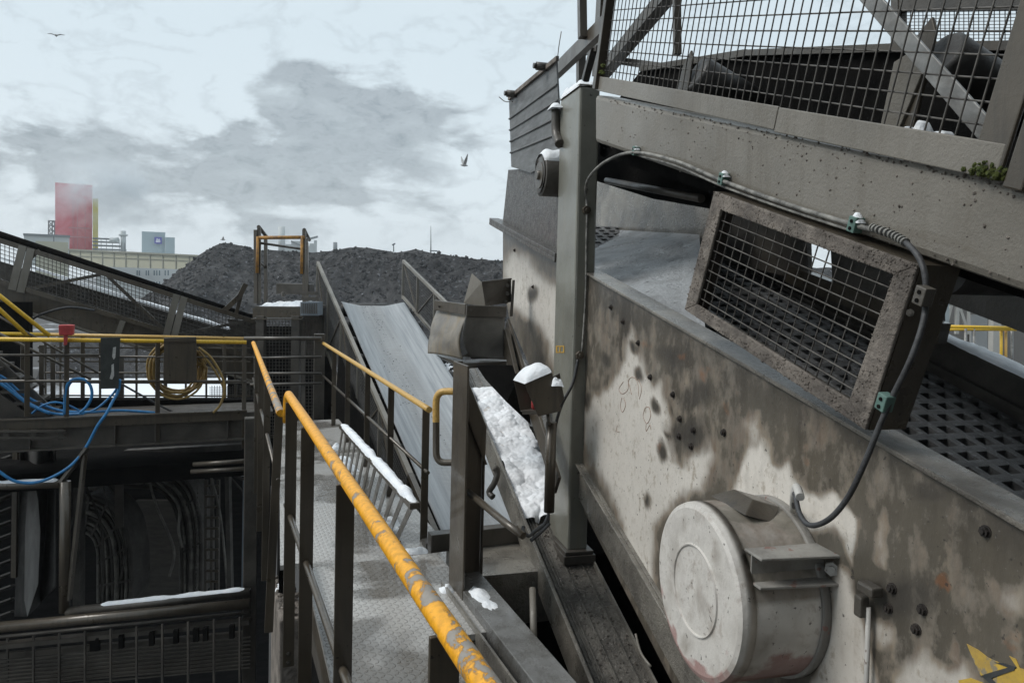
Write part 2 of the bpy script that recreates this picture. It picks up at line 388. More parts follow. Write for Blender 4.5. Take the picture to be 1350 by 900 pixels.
def heap(u, v):
    px = 60 + 1340*u
    p = at(px, crest_y(px), HD + 8*math.sin(u*7)); top = p.z
    hd = V((math.sin(YAW), math.cos(YAW), 0)); H = top - gz
    # v 0 far foot .. .35 crest .. 1 near foot
    if v < .3: s = (.3-v)/.3; pos = p + hd*(s*H*1.6); z = top - s*H
    else: s = (v-.3)/.7; pos = p - hd*(s*H*1.55); z = top - H*(s**1.05)
    q = V((pos.x, pos.y, z)); dd = noise.fractal(q*.11, .9, 2.1, 7)*1.7 + noise.fractal(q*.7, .7, 2.0, 4)*.4
    k = min(1, abs(s)*5+.25)
    return V((pos.x, pos.y, z + dd*k*.8 - .15))
mb.grid(heap, 420, 190)
rnd = random.Random(3)
for i in range(2200):
    u = rnd.uniform(.05, .5); v = rnd.uniform(.285, .75); mb.chunk(heap(u, v)+UP*.05, rnd.uniform(.08, .2)*rnd.choice((1, 1, 1.7)), i)
tag(mb.build('coal_heap', coal_m, recalc=False), 'long dark heap of wet coal filling the yard behind the conveyors', 'coal heap')

# ================================================================ FAR WORKS
def flat(name, col, col2=None, rough=.8, sc=.05, **k): return mat(name, col, col2 or tuple(c*.88 for c in col), rough, rough, 0, sc, 0, 10, .3, **k)
HF = V((math.sin(YAW), math.cos(YAW), 0)); HR = HF.cross(UP)
def fbox(mb, x0, y0, x1, y1, d, depth, base=None, front=0):
    """box facing the viewer: image rectangle at distance d, real depth behind it"""
    a = at(x0, y0, d); b = at(x1, y0, d); zb = (at((x0+x1)/2, y1, d).z if base is None else base)
    w_ = V((b.x-a.x, b.y-a.y, 0)).length; c = (a+b)/2; f = V((c.x-EYE.x, c.y-EYE.y, 0)).normalized(); r = f.cross(UP)
    w_ *= abs(r.dot(V((b.x-a.x, b.y-a.y, 0)).normalized())); c.z = zb; mb.box(c+f*(depth/2-front), w_, depth, max(a.z, b.z)-zb, r.normalized(), f)
    return c, r.normalized(), f
red_t = flat('red_cladding', (.62, .05, .08), (.72, .24, .27), sc=.10)  # pale weathered mottling also stands in for the veil of steam
yel_t = flat('yellow_cladding', (.55, .47, .10), sc=.3)
beige = flat('beige_cladding', (.42, .405, .30), (.38, .37, .28))
lgrey = flat('light_grey_cladding', (.50, .53, .53), (.45, .48, .48))
bgrey = flat('blue_grey_cladding', (.36, .44, .47), (.33, .41, .44))
dgrey = flat('dark_grey_steelwork', (.16, .18, .19))
whitew = flat('white_wall_panels', (.58, .60, .60), (.52, .54, .54))
glass = mat('dull_window_glass', (.10, .17, .20), (.06, .11, .14), .2, .3, 0, 1, 0)
T = thing('furnace_tower', 'tall red works tower with a yellow edge half hidden by steam', 'industrial tower', at(97, 335, 300))
mb = MB(); fbox(mb, 73, 243, 122, 345, 300, 7); mb.build('red_shaft', red_t, T)
mb = MB(); fbox(mb, 122.3, 262, 129.5, 345, 300, 6); mb.build('yellow_shaft', yel_t, T)
mb = MB()
for x in (78, 84, 96, 102, 112): fbox(mb, x, 262, x+.7, 334, 299.6, .5)
for y in (300, 312): fbox(mb, 90, y, 118, y+1.2, 299.5, .6)
mb.build('pipe_run', flat('pale_red_piping', (.55, .20, .22)), T)
def lattice(name, x0, y0, x1, y1, d, label, cat, n=5, w=.25):
    mb = MB(); a = at(x0, y0, d); b = at(x1, y0, d); zb = at(x0, y1, d).z; dp = HF*(b-a).length
    cs = [a, b, b+dp, a+dp]
    for c in cs: mb.bar(V((c.x, c.y, zb)), c, w, w, HR)
    for i in range(n+1):
        z = zb + (a.z-zb)*i/n
        for p, q in zip(cs, cs[1:]+cs[:1]):
            mb.bar(V((p.x, p.y, z)), V((q.x, q.y, z)), w, w, UP)
            if i < n: mb.bar(V((p.x, p.y, z)), V((q.x, q.y, z+(a.z-zb)/n)), w*.6, w*.6, UP)
    return tag(mb.build(name, dgrey), label, cat)
lattice('stair_tower', 64, 291, 72, 316, 302, 'small grey lattice stair tower left of the red tower', 'stair tower', 4, .35)
T = thing('low_annex_building', 'low pale grey annex building in front of the red tower', 'building', at(60, 335, 270))
mb = MB(); fbox(mb, 32, 311, 92, 350, 270, 20); mb.build('wall', lgrey, T)
mb = MB()
for x in (47, 70): fbox(mb, x, 312, x+1.6, 330, 269.4, .5)
fbox(mb, 31, 309.6, 93, 311.6, 269.5, 22); mb.build('roof_edge', dgrey, T)
T = thing('gallery_building', 'long beige enclosed conveyor gallery crossing in front of the white works hall', 'gallery', at(170, 372, 240))
g0, g1 = at(92, 329, 240), at(268, 337.5, 210)
r = (g1-g0); r.z = 0; r.normalize(); f = UP.cross(r)
mb = MB(); mb.slab([g0, g1, at(268, 356, 210), at(92, 350, 240)], f*6); mb.build('wall', beige, T)
mb = MB()
for i in range(12):
    u = i/11; p = g0.lerp(g1, u); q = at(92, 350, 240).lerp(at(268, 356, 210), u); mb.bar(p-f*.1, q-f*.1, .25, .25, r)
mb.bar(g0-f*.3, g1-f*.3, .5, .5, UP)
p, q = g0.lerp(at(92, 350, 240), .38), g1.lerp(at(268, 356, 210), .38); mb.bar(p-f*.1, q-f*.1, .22, .2, UP)
mb.build('wall_joints', flat('joint_grey', (.25, .25, .20)), T)
mb = MB(); fbox(mb, 47, 319, 90, 366, 238, 18); mb.build('transfer_house', beige, T)
T = thing('works_hall', 'white works hall with narrow vertical windows under the beige gallery', 'building', at(180, 380, 260))
mb = MB(); fbox(mb, 128, 349, 240, 430, 262, 30); mb.build('wall', whitew, T)
for i, x in enumerate((155, 158.5, 163, 177, 180, 183, 192, 195, 202.5, 206, 209.5, 217, 221)):
    mb = MB(); fbox(mb, x, 356.5, x+1.6, 363, 261.6, .5); mb.build('window', glass, T)
    mb = MB(); fbox(mb, x, 371, x+1.6, 378, 261.6, .5); mb.build('window', glass, T)
T = thing('pipe_rack', 'grey pipework platforms stepped beside the yellow tower edge', 'pipe rack', at(145, 335, 290))
mb = MB()
for (x0, y, x1) in ((122, 314, 150), (122, 318.5, 158), (122, 323.5, 163), (122, 328.5, 167)): fbox(mb, x0, y, x1, y+1.1, 290, 6)
mb.build('deck', dgrey, T); mb = MB()
for x in (126, 133, 140, 148, 157, 164): fbox(mb, x, 315 if x < 150 else 320, x+.7, 334, 290, .6)
mb.build('post', dgrey, T)
mb = MB(); a = at(150, 317, 290); mb.cyl(at(146, 317, 290), at(156, 317, 290), 1.1); mb.build('vessel', lgrey, T)
T = thing('exhaust_stack', 'short pale exhaust stack with a collar beside the pipework platforms', 'chimney', at(162, 335, 292))
mb = MB(); mb.cyl(at(162.5, 334, 292), at(162.5, 304.5, 292), .95); mb.build('shaft', lgrey, T)
mb = MB(); mb.cyl(at(162.5, 311, 292), at(162.5, 309, 292), 1.6); mb.build('collar', lgrey, T)
T = thing('logo_building', 'blue grey works building carrying a small purple square logo', 'building', at(208, 336, 280))
mb = MB(); fbox(mb, 187, 306, 218, 345, 280, 14); fbox(mb, 218, 313, 230.5, 345, 280, 14)
mb.build('wall', bgrey, T)
mb = MB(); fbox(mb, 203.6, 312.6, 213.4, 321.4, 279.7, .3); lg = mb.build('logo', flat('logo_purple', (.10, .10, .42)), T)
mb = MB(); c, r, f = fbox(mb, 205.4, 316.8, 211.4, 319.6, 279.5, .2)
mb.slab([at(205.6, 316.2, 279.45), at(207.0, 313.8, 279.45), at(208.6, 315.6, 279.45), at(210.2, 314.6, 279.45), at(211.2, 316.6, 279.45)], f*.1)
mb.build('emblem', flat('emblem_white', (.7, .72, .85)), lg)
T = thing('far_chimney', 'pale cylindrical chimney far behind the small tower platform', 'chimney', at(371, 335, 420))
mb = MB(); mb.cyl(at(371.5, 335, 420), at(371.5, 299, 420), 1.9); mb.build('shaft', lgrey, T)
T = thing('smoking_chimney', 'thin distant chimney just right of the small tower platform', 'chimney', at(442, 335, 450))
mb = MB(); mb.cyl(at(442, 335, 450), at(442, 319.5, 450), 1.25); mb.build('shaft', dgrey, T)
T = thing('distant_plant', 'jagged pale plant structures behind the small tower platform', 'industrial plant', at(400, 335, 400))
mb = MB()
for (x0, y, x1) in ((376, 322, 384), (384, 318, 396), (396, 324, 408), (408, 321, 414), (414, 317, 418)): fbox(mb, x0, y, x1, 336, 400, 10)
mb.build('hall', lgrey, T)
mb = MB(); mb.bar(at(396, 318, 399), at(419, 312, 399), 1, 1); mb.bar(at(384, 318, 399), at(402, 326, 399), .8, .8); mb.build('gantry', dgrey, T)
T = thing('radio_mast', 'thin lattice mast standing behind the right part of the coal heap', 'mast', at(568, 334, 300))
mb = MB(); mb.cyl(at(568, 336, 300), at(568, 298, 300), .28, 6, .1); mb.build('pole', dgrey, T)
mb = MB(); fbox(mb, 566.6, 330, 577, 331.4, 300, 1); mb.build('base_deck', dgrey, T)
mb = MB(); mb.cyl(at(519, 332, 60), at(519, 321, 60), .04, 6); mb.bar(at(517, 323, 60), at(521, 321, 60), .1, .1)
tag(mb.build('marker_pole', dgrey), 'small pole sticking up from the crest of the coal heap', 'pole')

# steam drifting over the red tower -------------------------------
sm_ = bpy.data.materials.new('steam'); nt = nodes_of(sm_); t = NT(nt); o = t.n('ShaderNodeOutputMaterial'); pv = t.n('ShaderNodeVolumePrincipled')
pv.inputs['Color'].default_value = (.86, .9, .93, 1)
tc = t.n('ShaderNodeTexCoord'); n = t.noise(t.mapping(tc.outputs['Object'], (1, 1, 1.3)), .085, 5, .6, .4)
sp = t.n('ShaderNodeTexCoord'); sx = t.n('ShaderNodeSeparateXYZ'); t.l(tc.outputs['Generated'], sx.inputs[0])
zf = t.ramp(sx.outputs[2], [(0, 0.), (.2, .06), (.45, .3), (.7, 1.), (.82, .6), (1, 0.)])
xf = t.ramp(sx.outputs[0], [(0, 0.), (.18, .5), (.4, 1.), (.85, 1.), (1, 0.)])
t.l(t.math('MULTIPLY', t.math('MULTIPLY', t.ramp(n, [(.40, .0), (.58, .26)]), zf), xf), pv.inputs['Density'])
t.l(pv.outputs[0], o.inputs['Volume'])
mb = MB(); a = at(55, 205, 282); b2 = at(200, 205, 282); zb = at(100, 322, 282).z
r = b2-a; r.z = 0; c = (a+b2)/2; c.z = zb; mb.box(c, r.length, 10, a.z-zb, r.normalized(), UP.cross(r).normalized())
st = mb.build('steam_cloud', sm_); tag(st, 'white steam drifting across the top of the red tower', 'steam', kind='stuff')
st.rotation_euler = (0, 0, 0)

# gulls -----------------------------------------------------------
gull_m = mat('gull_feathers', (.55, .55, .53), (.35, .35, .35), .8, .9, 0, 30, 0)
def gull(px, py, d, span, roll, label, lift=.25, glide=True):
    c = at(px, py, d); T = thing('gull', label, 'bird', c)
    mb = MB(); fw = (HR*math.cos(roll)*.9 + HF*.4).normalized(); sd = fw.cross(UP).normalized()
    if glide: fw, sd = (HF*-.5+HR*.2).normalized(), (HR*.97+HF*.2).normalized()
    L = span*.42
    mb.tube([c-fw*L*.55, c-fw*L*.3, c, c+fw*L*.25, c+fw*L*.42, c+fw*L*.5], .1, 10, rad=[.01*span, .05*span, .075*span, .05*span, .035*span, .008*span])
    for s in (-1, 1):
        w0 = c + sd*s*.04*span; w1 = c + sd*s*span*.26 + UP*lift*span*.6; w2 = c + sd*s*span*.5 + UP*(lift*.45 if glide else lift*1.25)*span
        ch = .09*span
        for a, b_, ca, cb in ((w0, w1, ch, ch*.9), (w1, w2, ch*.9, ch*.15)):
            mb.slab([a+fw*ca, b_+fw*cb, b_-fw*cb, a-fw*ca], UP*.02*span)
    mb.build('body', gull_m, T)
gull(74, 47, 45, .95, 0, 'gliding gull high in the sky at the upper left', .12)
gull(612, 218, 40, 1.0, .2, 'gull with raised wings flying left of the rubber sheet', .42, False)
gull(294, 316, 52, .8, .3, 'gull just above the peak of the coal heap', .2, False)

# ================================================================ WALKWAY
ZN, ZF = -1.65, -1.75
def checker():
    m = bpy.data.materials.new('wet_checker_plate'); nt = nodes_of(m); t = NT(nt)
    o = t.n('ShaderNodeOutputMaterial'); b = t.n('ShaderNodeBsdfPrincipled'); tc = t.n('ShaderNodeTexCoord'); ob = tc.outputs['Object']
    # two families of raised lozenges
    def loz(rot, off):
        v = t.mapping(ob, (1, 1, 1), off, (0, 0, rot)); s = t.n('ShaderNodeSeparateXYZ'); t.l(v, s.inputs[0])
        fx = t.math('ABSOLUTE', t.math('SUBTRACT', t.math('FRACT', t.math('MULTIPLY', s.outputs[0], 24)), .5))
        fy = t.math('ABSOLUTE', t.math('SUBTRACT', t.math('FRACT', t.math('MULTIPLY', s.outputs[1], 24)), .5))
        e = t.math('ADD', t.math('MULTIPLY', fx, 2.3), t.math('MULTIPLY', fy, 6.5))
        return t.ramp(e, [(.65, 1.), (1., 0.)])
    h = t.math('MAXIMUM', loz(R_(45), (0, 0, 0)), loz(R_(-45), (.02, .02, 0)))
    n = t.noise(ob, 1.3, 4, .5, .5); n2 = t.noise(ob, 4, 4, .5)
    wet = t.ramp(n, [(.47, 0.), (.53, 1.)])
    c = t.mix(wet, (.42, .41, .39), (.15, .14, .125)); c = t.mix(t.ramp(n2, [(.45, 0.), (.9, .35)]), c, (.26, .235, .20))
    n5 = t.noise(ob, 60, 3, .6); c = t.mix(t.ramp(n5, [(.74, 0.), (.76, .7)]), c, (.05, .045, .04))
    t.l(c, b.inputs['Base Color']); t.l(t.ramp(wet, [(0, .16), (1, .04)]), b.inputs['Roughness'])
    hh = t.math('MULTIPLY', h, t.ramp(wet, [(0, 1.), (1, .55)])); hh = t.math('ADD', hh, t.math('MULTIPLY', t.noise(ob, 11, 5, .6), .8))
    bp = t.n('ShaderNodeBump'); bp.inputs['Strength'].default_value = 1; bp.inputs['Distance'].default_value = .005
    t.l(hh, bp.inputs['Height']); t.l(bp.outputs[0], b.inputs['Normal']); t.l(b.outputs[0], o.inputs[0]); return m
chk = checker()
ez = EYE.z
def W(x, y, z): return V((x, y, ez+z))
xl, xr = .36, 1.27
mb = MB(); mb.slab([W(.36, -.6, ZN), W(1.02, -.6, ZN), W(1.02, 3.2, ZN), W(xr, 3.2, ZN), W(xr, 4.25, ZN), W(.475, 4.25, ZN)], UP*-.03)
tag(mb.build('walkway_plate', chk), kind='structure')
mb = MB(); mb.slab([W(.50, 4.256, ZF), W(1.45, 4.256, ZF), W(1.45, 9.2, ZF), W(.75, 9.2, ZF), W(.39, 4.6, ZF), W(.50, 4.6, ZF)], UP*-.03)
tag(mb.build('walkway_floor', chk), kind='structure')
mb = MB()
for x, y0, y1 in ((.55, -.6, 4.6), (xr-.10, 3.2, 9.2), (.95, -.6, 3.2)):
    mb.bar(W(x, y0, ZF-.16), W(x, y1, ZF-.16), .08, .24, NW)
for y in (.4, 1.6, 2.8, 4.1, 5.4, 6.8, 8.2): mb.bar(W(.8, y, ZF-.13), W(xr-.15, y, ZF-.13), .06, .14, AW)
tag(mb.build('walkway_beams', steel_d), kind='structure')

def zoff(px, py, X=None, Y=None):
    r = ray(px, py); k = (X/r.x) if X is not None else (Y/r.y); return EYE + r*k
# handrail A (nearest) --------------------------------------------
pA0 = on_z(379, 518, -.55); pA1 = on_z(655, 925, -.55)
pA1 = pA0 + (pA1-pA0)*1.04
T = thing('yellow_handrail', 'nearest handrail with thick chipped yellow top tube along the walkway', 'handrail', V((pA0.x, (pA0.y+pA1.y)/2, ez+ZN)))
mb = MB(); mb.tube([pA0-UP*.14-AW*-.01, pA0-UP*.06+AW*.0, pA0-UP*.02+(pA1-pA0)*.006, pA0+(pA1-pA0)*.02]+[pA0.lerp(pA1, i/20) for i in range(1, 21)], .0195, 20); mb.build('top_rail', yel, T)
dA = (pA1-pA0).normalized(); sA = dA.cross(UP)
def yatpx(px, py, z):  return on_z(px, py, z)
mb = MB(); m0 = pA0 - UP*.53; m1 = pA1 - UP*.53
mb.tube([m0.lerp(m1, i/10) for i in range(11)], .0125, 12); mb.build('mid_rail', steel, T)
for (px, py) in ((384, 524), (404, 556), (450, 626), (572, 815)):
    r = ray(px, py); c = EYE + r*((pA0.x - EYE.x)/r.x); 
    uu = (c.y-pA0.y)/(pA1.y-pA0.y); c = pA0.lerp(pA1, max(0.012, uu)); 
    mb = MB(); mb.bar(c-UP*.015, V((c.x, c.y, ez+ZN-.12)), .05, .010, NW); pst = mb.build('post', steel, T, .0015)
    mb = MB(); mb.bolt(V((c.x, c.y, ez+ZN-.06))-dA*0-NW*-.0, -AW, .011); mb.bolt(V((c.x, c.y, ez+ZN-.10)), -AW, .011); mb.build('bolt', steel_d, pst)
mb = MB(); mb.bar(W(.47, 4.3, ZN+.05), W(.36, .4, ZN+.05), .11, .006, UP); mb.build('toe_board', steel, T)

# handrail C (along the belt) -------------------------------------
pC1 = on_z(566, 540, -.86); pC0 = on_z(424, 451, -.86)
ZC = ZF
T = thing('yellow_handrail', 'dull yellow topped handrail between the walkway and the grey belt conveyor', 'handrail', V((pC1.x, (pC0.y+pC1.y)/2, ez+ZC)))
dC = (pC1-pC0); Lc = dC.length; dCn = dC.normalized()
mb = MB(); mb.tube([pC0.lerp(pC1, i/30) for i in range(31)], .021, 14); mb.build('top_rail', yel2, T)
mb = MB(); q0 = pC0-UP*.42; q1 = pC1-UP*.42; mb.tube([q0, q1], .013, 10); mb.build('mid_rail', steel, T)
for px, py in ((564, 545), (516, 510), (485, 492), (459, 475), (441, 462)):
    r = ray(px, py); k = (pC1.x-EYE.x)/r.x; c = EYE+r*k; u = max(0, min(.985, (pC0.y-c.y)/(pC0.y-pC1.y))); c = pC0.lerp(pC1, u)
    mb = MB(); mb.bar(c+UP*-.01, V((c.x, c.y, ez+ZC)), .05, .012, NW); mb.build('post', steel, T, .002)

# handrail B (left, behind) ---------------------------------------
pB1 = on_z(370, 545, -.80); pB0 = on_z(334, 452, -.80)
T = thing('yellow_handrail', 'yellow handrail with an open pipe end on the left edge of the walkway', 'handrail', V((pB1.x, (pB0.y+pB1.y)/2, ez-2)))
mb = MB(); N = 24
mb.tube([pB0.lerp(pB1, i/N) for i in range(N+1)], .0235, 16, caps=False)
mb.tube([pB1.lerp(pB0, .03), pB1], .019, 16, caps=True); mb.build('top_rail', yel, T)
mb = MB(); mb.tube([pB0-UP*.42, pB1-UP*.42+AW*.1], .013, 10); mb.build('mid_rail', steel, T)
for px, py, bx_, by_ in ((366, 541, 354, 833), (353.5, 500, 349, 765), (345, 479, 342, 700), (340, 465, 338, 650)):
    r = ray(px, py); k = 0
    u = (math.hypot(px-334, py-452)/math.hypot(36, 93)); 
    d0 = (pB0-EYE).dot(HF); d1 = (pB1-EYE).dot(HF); dd = 1/((1-u)/d0 + u/d1); c = pB0.lerp(pB1, min(.985, (dd-d0)/(d1-d0)))
    mb = MB(); bt = zoff(bx_, by_, Y=c.y); mb.bar(c-UP*.01, bt, .05, .012, NW); mb.build('post', steel, T, .002)
# dark curb / channel that carries rail B and far side of walkway
mb = MB(); mb.box(V((.43, 4.60, ez-4.2)), .13, .62, 2.25); eg = mb.build('edge_girder', crust, bevel=.012); tag(eg, kind='structure')
mb = MB(); mb.slab([W(.385, 4.62, ZF-.035), W(.745, 9.2, ZF-.035), W(.745, 9.2, -8.9), W(.385, 4.62, -8.9)], NW*.04); mb.slab([W(.52, 4.3, ZN-.035), W(.52, -.5, ZN-.035), W(.52, -.5, -8.9), W(.52, 4.3, -8.9)], NW*.04); tag(mb.build('walkway_dark_lining', black), kind='structure')  # black sheets put in for the shade beneath the walkway
c = W(.40, 4.72, -1.945); mb = lumpy([c+V((-.03, -.05, 0)), c+V((.05, -.05, 0)), c+V((.05, .08, 0)), c+V((-.03, .08, 0))], 16, 16, .06, 41, .4, 9); tag(mb.build('snow_lump', snow_m), 'small snow lump on the dirty block at the left foot of the nearest handrail', 'snow', kind='stuff')
rnd = random.Random(12); mb = MB()
for i in range(60): mb.chunk(W(rnd.uniform(.38, .49), rnd.uniform(4.3, 4.9), -1.945), rnd.uniform(.006, .022), i)
tag(mb.build('grit', MATS['coal_dust_crust']), 'dirt crumbs on the block at the left foot of the nearest handrail', 'grit', kind='stuff')

# slatted guard ---------------------------------------------------
T0 = on_plane(451, 561, W(1.02, 0, 0), NW); T1 = on_plane(547, 667, W(1.02, 0, 0), NW)
zt = (T0.z+T1.z)/2 - ez
T0 = zoff(451, 561, X=1.02); T1 = zoff(547, 667, X=1.02)
T = thing('slatted_guard', 'leaning slatted steel guard with snow along its top beside the walkway', 'guard', V((.95, (T0.y+T1.y)/2, ez+ZF)))
mb = MB(); mb.bar(T0, T1, .055, .035, NW); mb.build('top_bar', steel, T, .003)
n = 12
B0 = on_z(443, 612, ZF+.02); B1 = on_z(524, 716, ZF+.02)
for i in range(n+1):
    u = i/n; mb = MB(); mb.bar(T0.lerp(T1, .02+u*.96), B0.lerp(B1, .02+.96*u), .038, .006, AW); mb.build('slat', steel, T)
mb = MB(); mb.bar(B0, B1, .05, .03, NW); mb.build('bottom_bar', steel, T)
mb = snow_ridge(T0+UP*.016, T1+UP*.016, .062, .034, NW, 3, 130, 8, 9, taper=.9); tag(mb.build('snow_ridge', snow_m), 'ridge of wet snow lying along the slatted guard top', 'snow', kind='stuff')
for i, (x, y, s) in enumerate(((450, 606, .09), (457, 617, .1), (508, 688, .1), (513, 697, .08), (442, 590, .05))):
    c = on_z(x, y, ZF+.01); mb = lumpy([c+V((-s, -s, 0)), c+V((s, -s, 0)), c+V((s, s, 0)), c+V((-s, s, 0))], 20, 20, .07, i, .5, 9)
    tag(mb.build('snow_lump', snow_m), 'small wet snow lumps at the foot of the slatted guard', 'snow', 'snow lumps by the slatted guard', 'stuff')
mb = lumpy([on_z(530, 731, ZF+.0), on_z(566, 731, ZF), on_z(566, 722, ZF), on_z(524, 724, ZF)], 40, 8, .03, 5, .4, 9); tag(mb.build('snow_lump', snow_m), 'thin line of snow by the foot of the dull yellow handrail', 'snow', kind='stuff')

# ================================================================ BELT CONVEYOR (grey belt)
belt_m = bpy.data.materials.new('dusty_belt'); nt = nodes_of(belt_m); t = NT(nt)
o = t.n('ShaderNodeOutputMaterial'); b = t.n('ShaderNodeBsdfPrincipled'); tc = t.n('ShaderNodeTexCoord'); uvv = tc.outputs['UV']
n = t.noise(t.mapping(uvv, (22, .7, 1)), 1, 6, .6, .2); n2 = t.noise(t.mapping(uvv, (5, 30, 1)), 1, 8, .7)
s = t.n('ShaderNodeSeparateXYZ'); t.l(uvv, s.inputs[0])
c = t.mix(t.ramp(n, [(.35, 0.), (.65, 1.)]), (.23, .245, .255), (.37, .385, .395))
midk = t.ramp(s.outputs[0], [(.16, 0.), (.3, 1.), (.55, 1.), (.68, 0.)])
c = t.mix(t.math('MULTIPLY', midk, t.ramp(n2, [(.35, .2), (.65, .85)])), c, (.24, .238, .23))
t.l(c, b.inputs['Base Color']); b.inputs['Roughness'].default_value = .42
bp = t.n('ShaderNodeBump'); bp.inputs['Strength'].default_value = .5; bp.inputs['Distance'].default_value = .01
t.l(t.math('ADD', t.math('MULTIPLY', n2, midk), n), bp.inputs['Height']); t.l(bp.outputs[0], b.inputs['Normal']); t.l(b.outputs[0], o.inputs[0])
bp0 = at(556, 620, 8.0)
def onB(px, py, dv=0): return on_plane(px, py, bp0+VB*dv, VB)
Lfar = onB(443, 390); Rfar = onB(527, 391); Lnr = onB(556, 620); Rnr = onB(650, 572)
def along(P0, P1, k): return P0 + (P1-P0)*k
dL = UB; wB = (Rfar-Lfar).dot(NW); 
Lh = (Lfar-bp0).dot(UB)
# ---- belt build
XL = Lnr.x*.6+Lfar.x*.4; XR = XL + 1.10
yf = Lfar.y; yn = onB(640, 712).y
def bz(y): return bp0.z + (y-bp0.y)*math.tan(R_(18))
T = thing('belt_conveyor', 'inclined grey belt conveyor rising to the coal heap between mesh side guards', 'conveyor', V((XL+.55, (yf+yn)/2, bz(yn)-.8)))
mb = MB(); bm = mb.bm; uvl = bm.loops.layers.uv.new('UVMap'); nu, nv = 26, 120
def bfn(u, v):
    y = yf + (yn-yf)*v; e = abs(u-.5)*2; tr = .10*max(0, e-.36)**1.15
    head = max(0, 1-(yf-y)/.18)
    return V((XL+1.1*u, y+.0, bz(y)-.13 + tr*1.15 - head**2*.07 + .006*noise.noise(V((u*3, y*1.5, 0)))))
g = [[bm.verts.new(bfn(i/nu, j/nv)) for i in range(nu+1)] for j in range(nv+1)]
for j in range(nv):
    for i in range(nu):
        f = bm.faces.new((g[j][i], g[j][i+1], g[j+1][i+1], g[j+1][i])); f.smooth = True
        for lp, (a_, b_) in zip(f.loops, ((i, j), (i+1, j), (i+1, j+1), (i, j+1))): lp[uvl].uv = (a_/nu, b_/nv*7.8)
mb.build('belt', belt_m, T, solid=-.014)
rnd = random.Random(11); mb = MB()
for i in range(4200):
    y = rnd.uniform(yn, yf-.1); u = .40 + rnd.gauss(0, .075) + .05*math.sin(y*1.7)
    if noise.noise(V((u*5, y*1.3, 4))) < -.12: continue
    r = rnd.uniform(.0035, .0105)*rnd.choice((.7, 1, 1.3)); p = bfn(max(0, min(1, u)), (yf-y)/(yf-yn)); mb.chunk(p+UP*r*.4, r, i)
tag(mb.build('coal_crumbs', coal_m), 'scattered coal crumbs lying along the middle of the grey belt', 'coal crumbs', kind='stuff')
roller_m = mat('sooty_roller', (.075, .073, .07), (.03, .029, .028), .4, .6, .3, 8, .15)
for k in range(9):
    y = yf - .3 - k*.62
    for s, x in ((-1, XL-.03), (1, XR+.03)):
        e = bfn(0 if s < 0 else 1, (yf-y)/(yf-yn)); inn = bfn(.22 if s < 0 else .78, (yf-y)/(yf-yn)) - UP*.09
        mb = MB(); o_ = e - UP*.085 + NW*s*.10; ax = (inn-o_); mb.tube([o_, o_+ax*.03, o_+ax*.06, inn], .07, 14, rad=[.045, .068, .07, .07]); ir = mb.build('idler_roller', roller_m, T)
        mb = MB(); mb.bar(o_+NW*s*.03, V((o_.x+s*.03, o_.y, o_.z-.28)), .06, .012, AW); mb.build('bracket', steel_d, ir)
    if k < 12:
        mb = MB(); y2 = y; a = bfn(.25, (yf-y2)/(yf-yn))-UP*.095; b_ = bfn(.75, (yf-y2)/(yf-yn))-UP*.095; mb.cyl(a, b_, .06, 12); mb.build('idler_roller', roller_m, T)
mb = MB()
for x in (XL-.16, XR+.16): mb.bar(V((x, yf, bz(yf)-.45)), V((x, yn, bz(yn)-.45)), .07, .22, NW)
mb.build('stringer', steel_d, T)
mb = MB(); mb.bar(V((XL+.55, yf, bz(yf)-.60)), V((XL+.55, yn, bz(yn)-.60)), 1.4, .02, NW); mb.build('under_tray', black, T)
mb = MB(); mb.cyl(V((XL, yf-.02, bz(yf)-.24)), V((XR, yf-.02, bz(yf)-.24)), .12, 24); mb.build('head_pulley', roller_m, T)
def incl_guard(x, pt0, pt1, h, nm, nposts, diag, cell=.045, wire=.0045, infill=True):
    p0 = zoff(*pt0, X=x); p1 = zoff(*pt1, X=x); G = bpy.data.objects.new(nm, None)
    mb = MB(); L = (p1-p0).length; dn = UP*h
    mb.bar(p0, p1, .05, .05, NW); mb.bar(p0-dn, p1-dn, .05, .05, NW)
    for i in range(nposts+1): q = p0.lerp(p1, i/nposts); mb.bar(q+UP*.0, q-dn-UP*.05, .05, .03, NW)
    fr = mb.build(nm, steel_l, T)
    mb = MB()
    for i in range(nposts):
        a, b_ = p0.lerp(p1, i/nposts), p0.lerp(p1, (i+1)/nposts)
        if diag: mb.bar(a-dn*(i % 2), b_-dn*(1-i % 2), .035, .02, NW)
    if diag: mb.build('brace', steel, fr)
    mb = MB(); mb.strips(p0, p1, p1-dn, p0-dn, int(L/cell), int(h/cell), wire); mb.build('mesh_panel', rodd_m, fr)
    return p0, p1
gl0, gl1 = incl_guard(XL-.30, (419, 346), (541, 626), 1.05, 'side_guard', 5, True)
incl_guard(XR+.42, (532, 344), (600, 411), .72, 'side_guard', 3, True, .05)
# extension of left guard to its foot
p = zoff(541, 626, X=XL-.30)
mb = MB(); mb.bar(p, p+(p-gl0).normalized()*1.2, .05, .05, NW); mb.bar(p-UP*.02, V((p.x, p.y, ez-2.4)), .05, .05, NW); e_ = p+(p-gl0).normalized()*1.2; mb.bar(e_, V((e_.x, e_.y, ez-3)), .05, .05, NW)
fr = mb.build('foot_frame', steel, T)
mb = MB(); mb.strips(p, e_, e_-UP*1.1, p-UP*1.1, 26, 22, .006); mb.build('mesh_panel', rodd_m, fr)
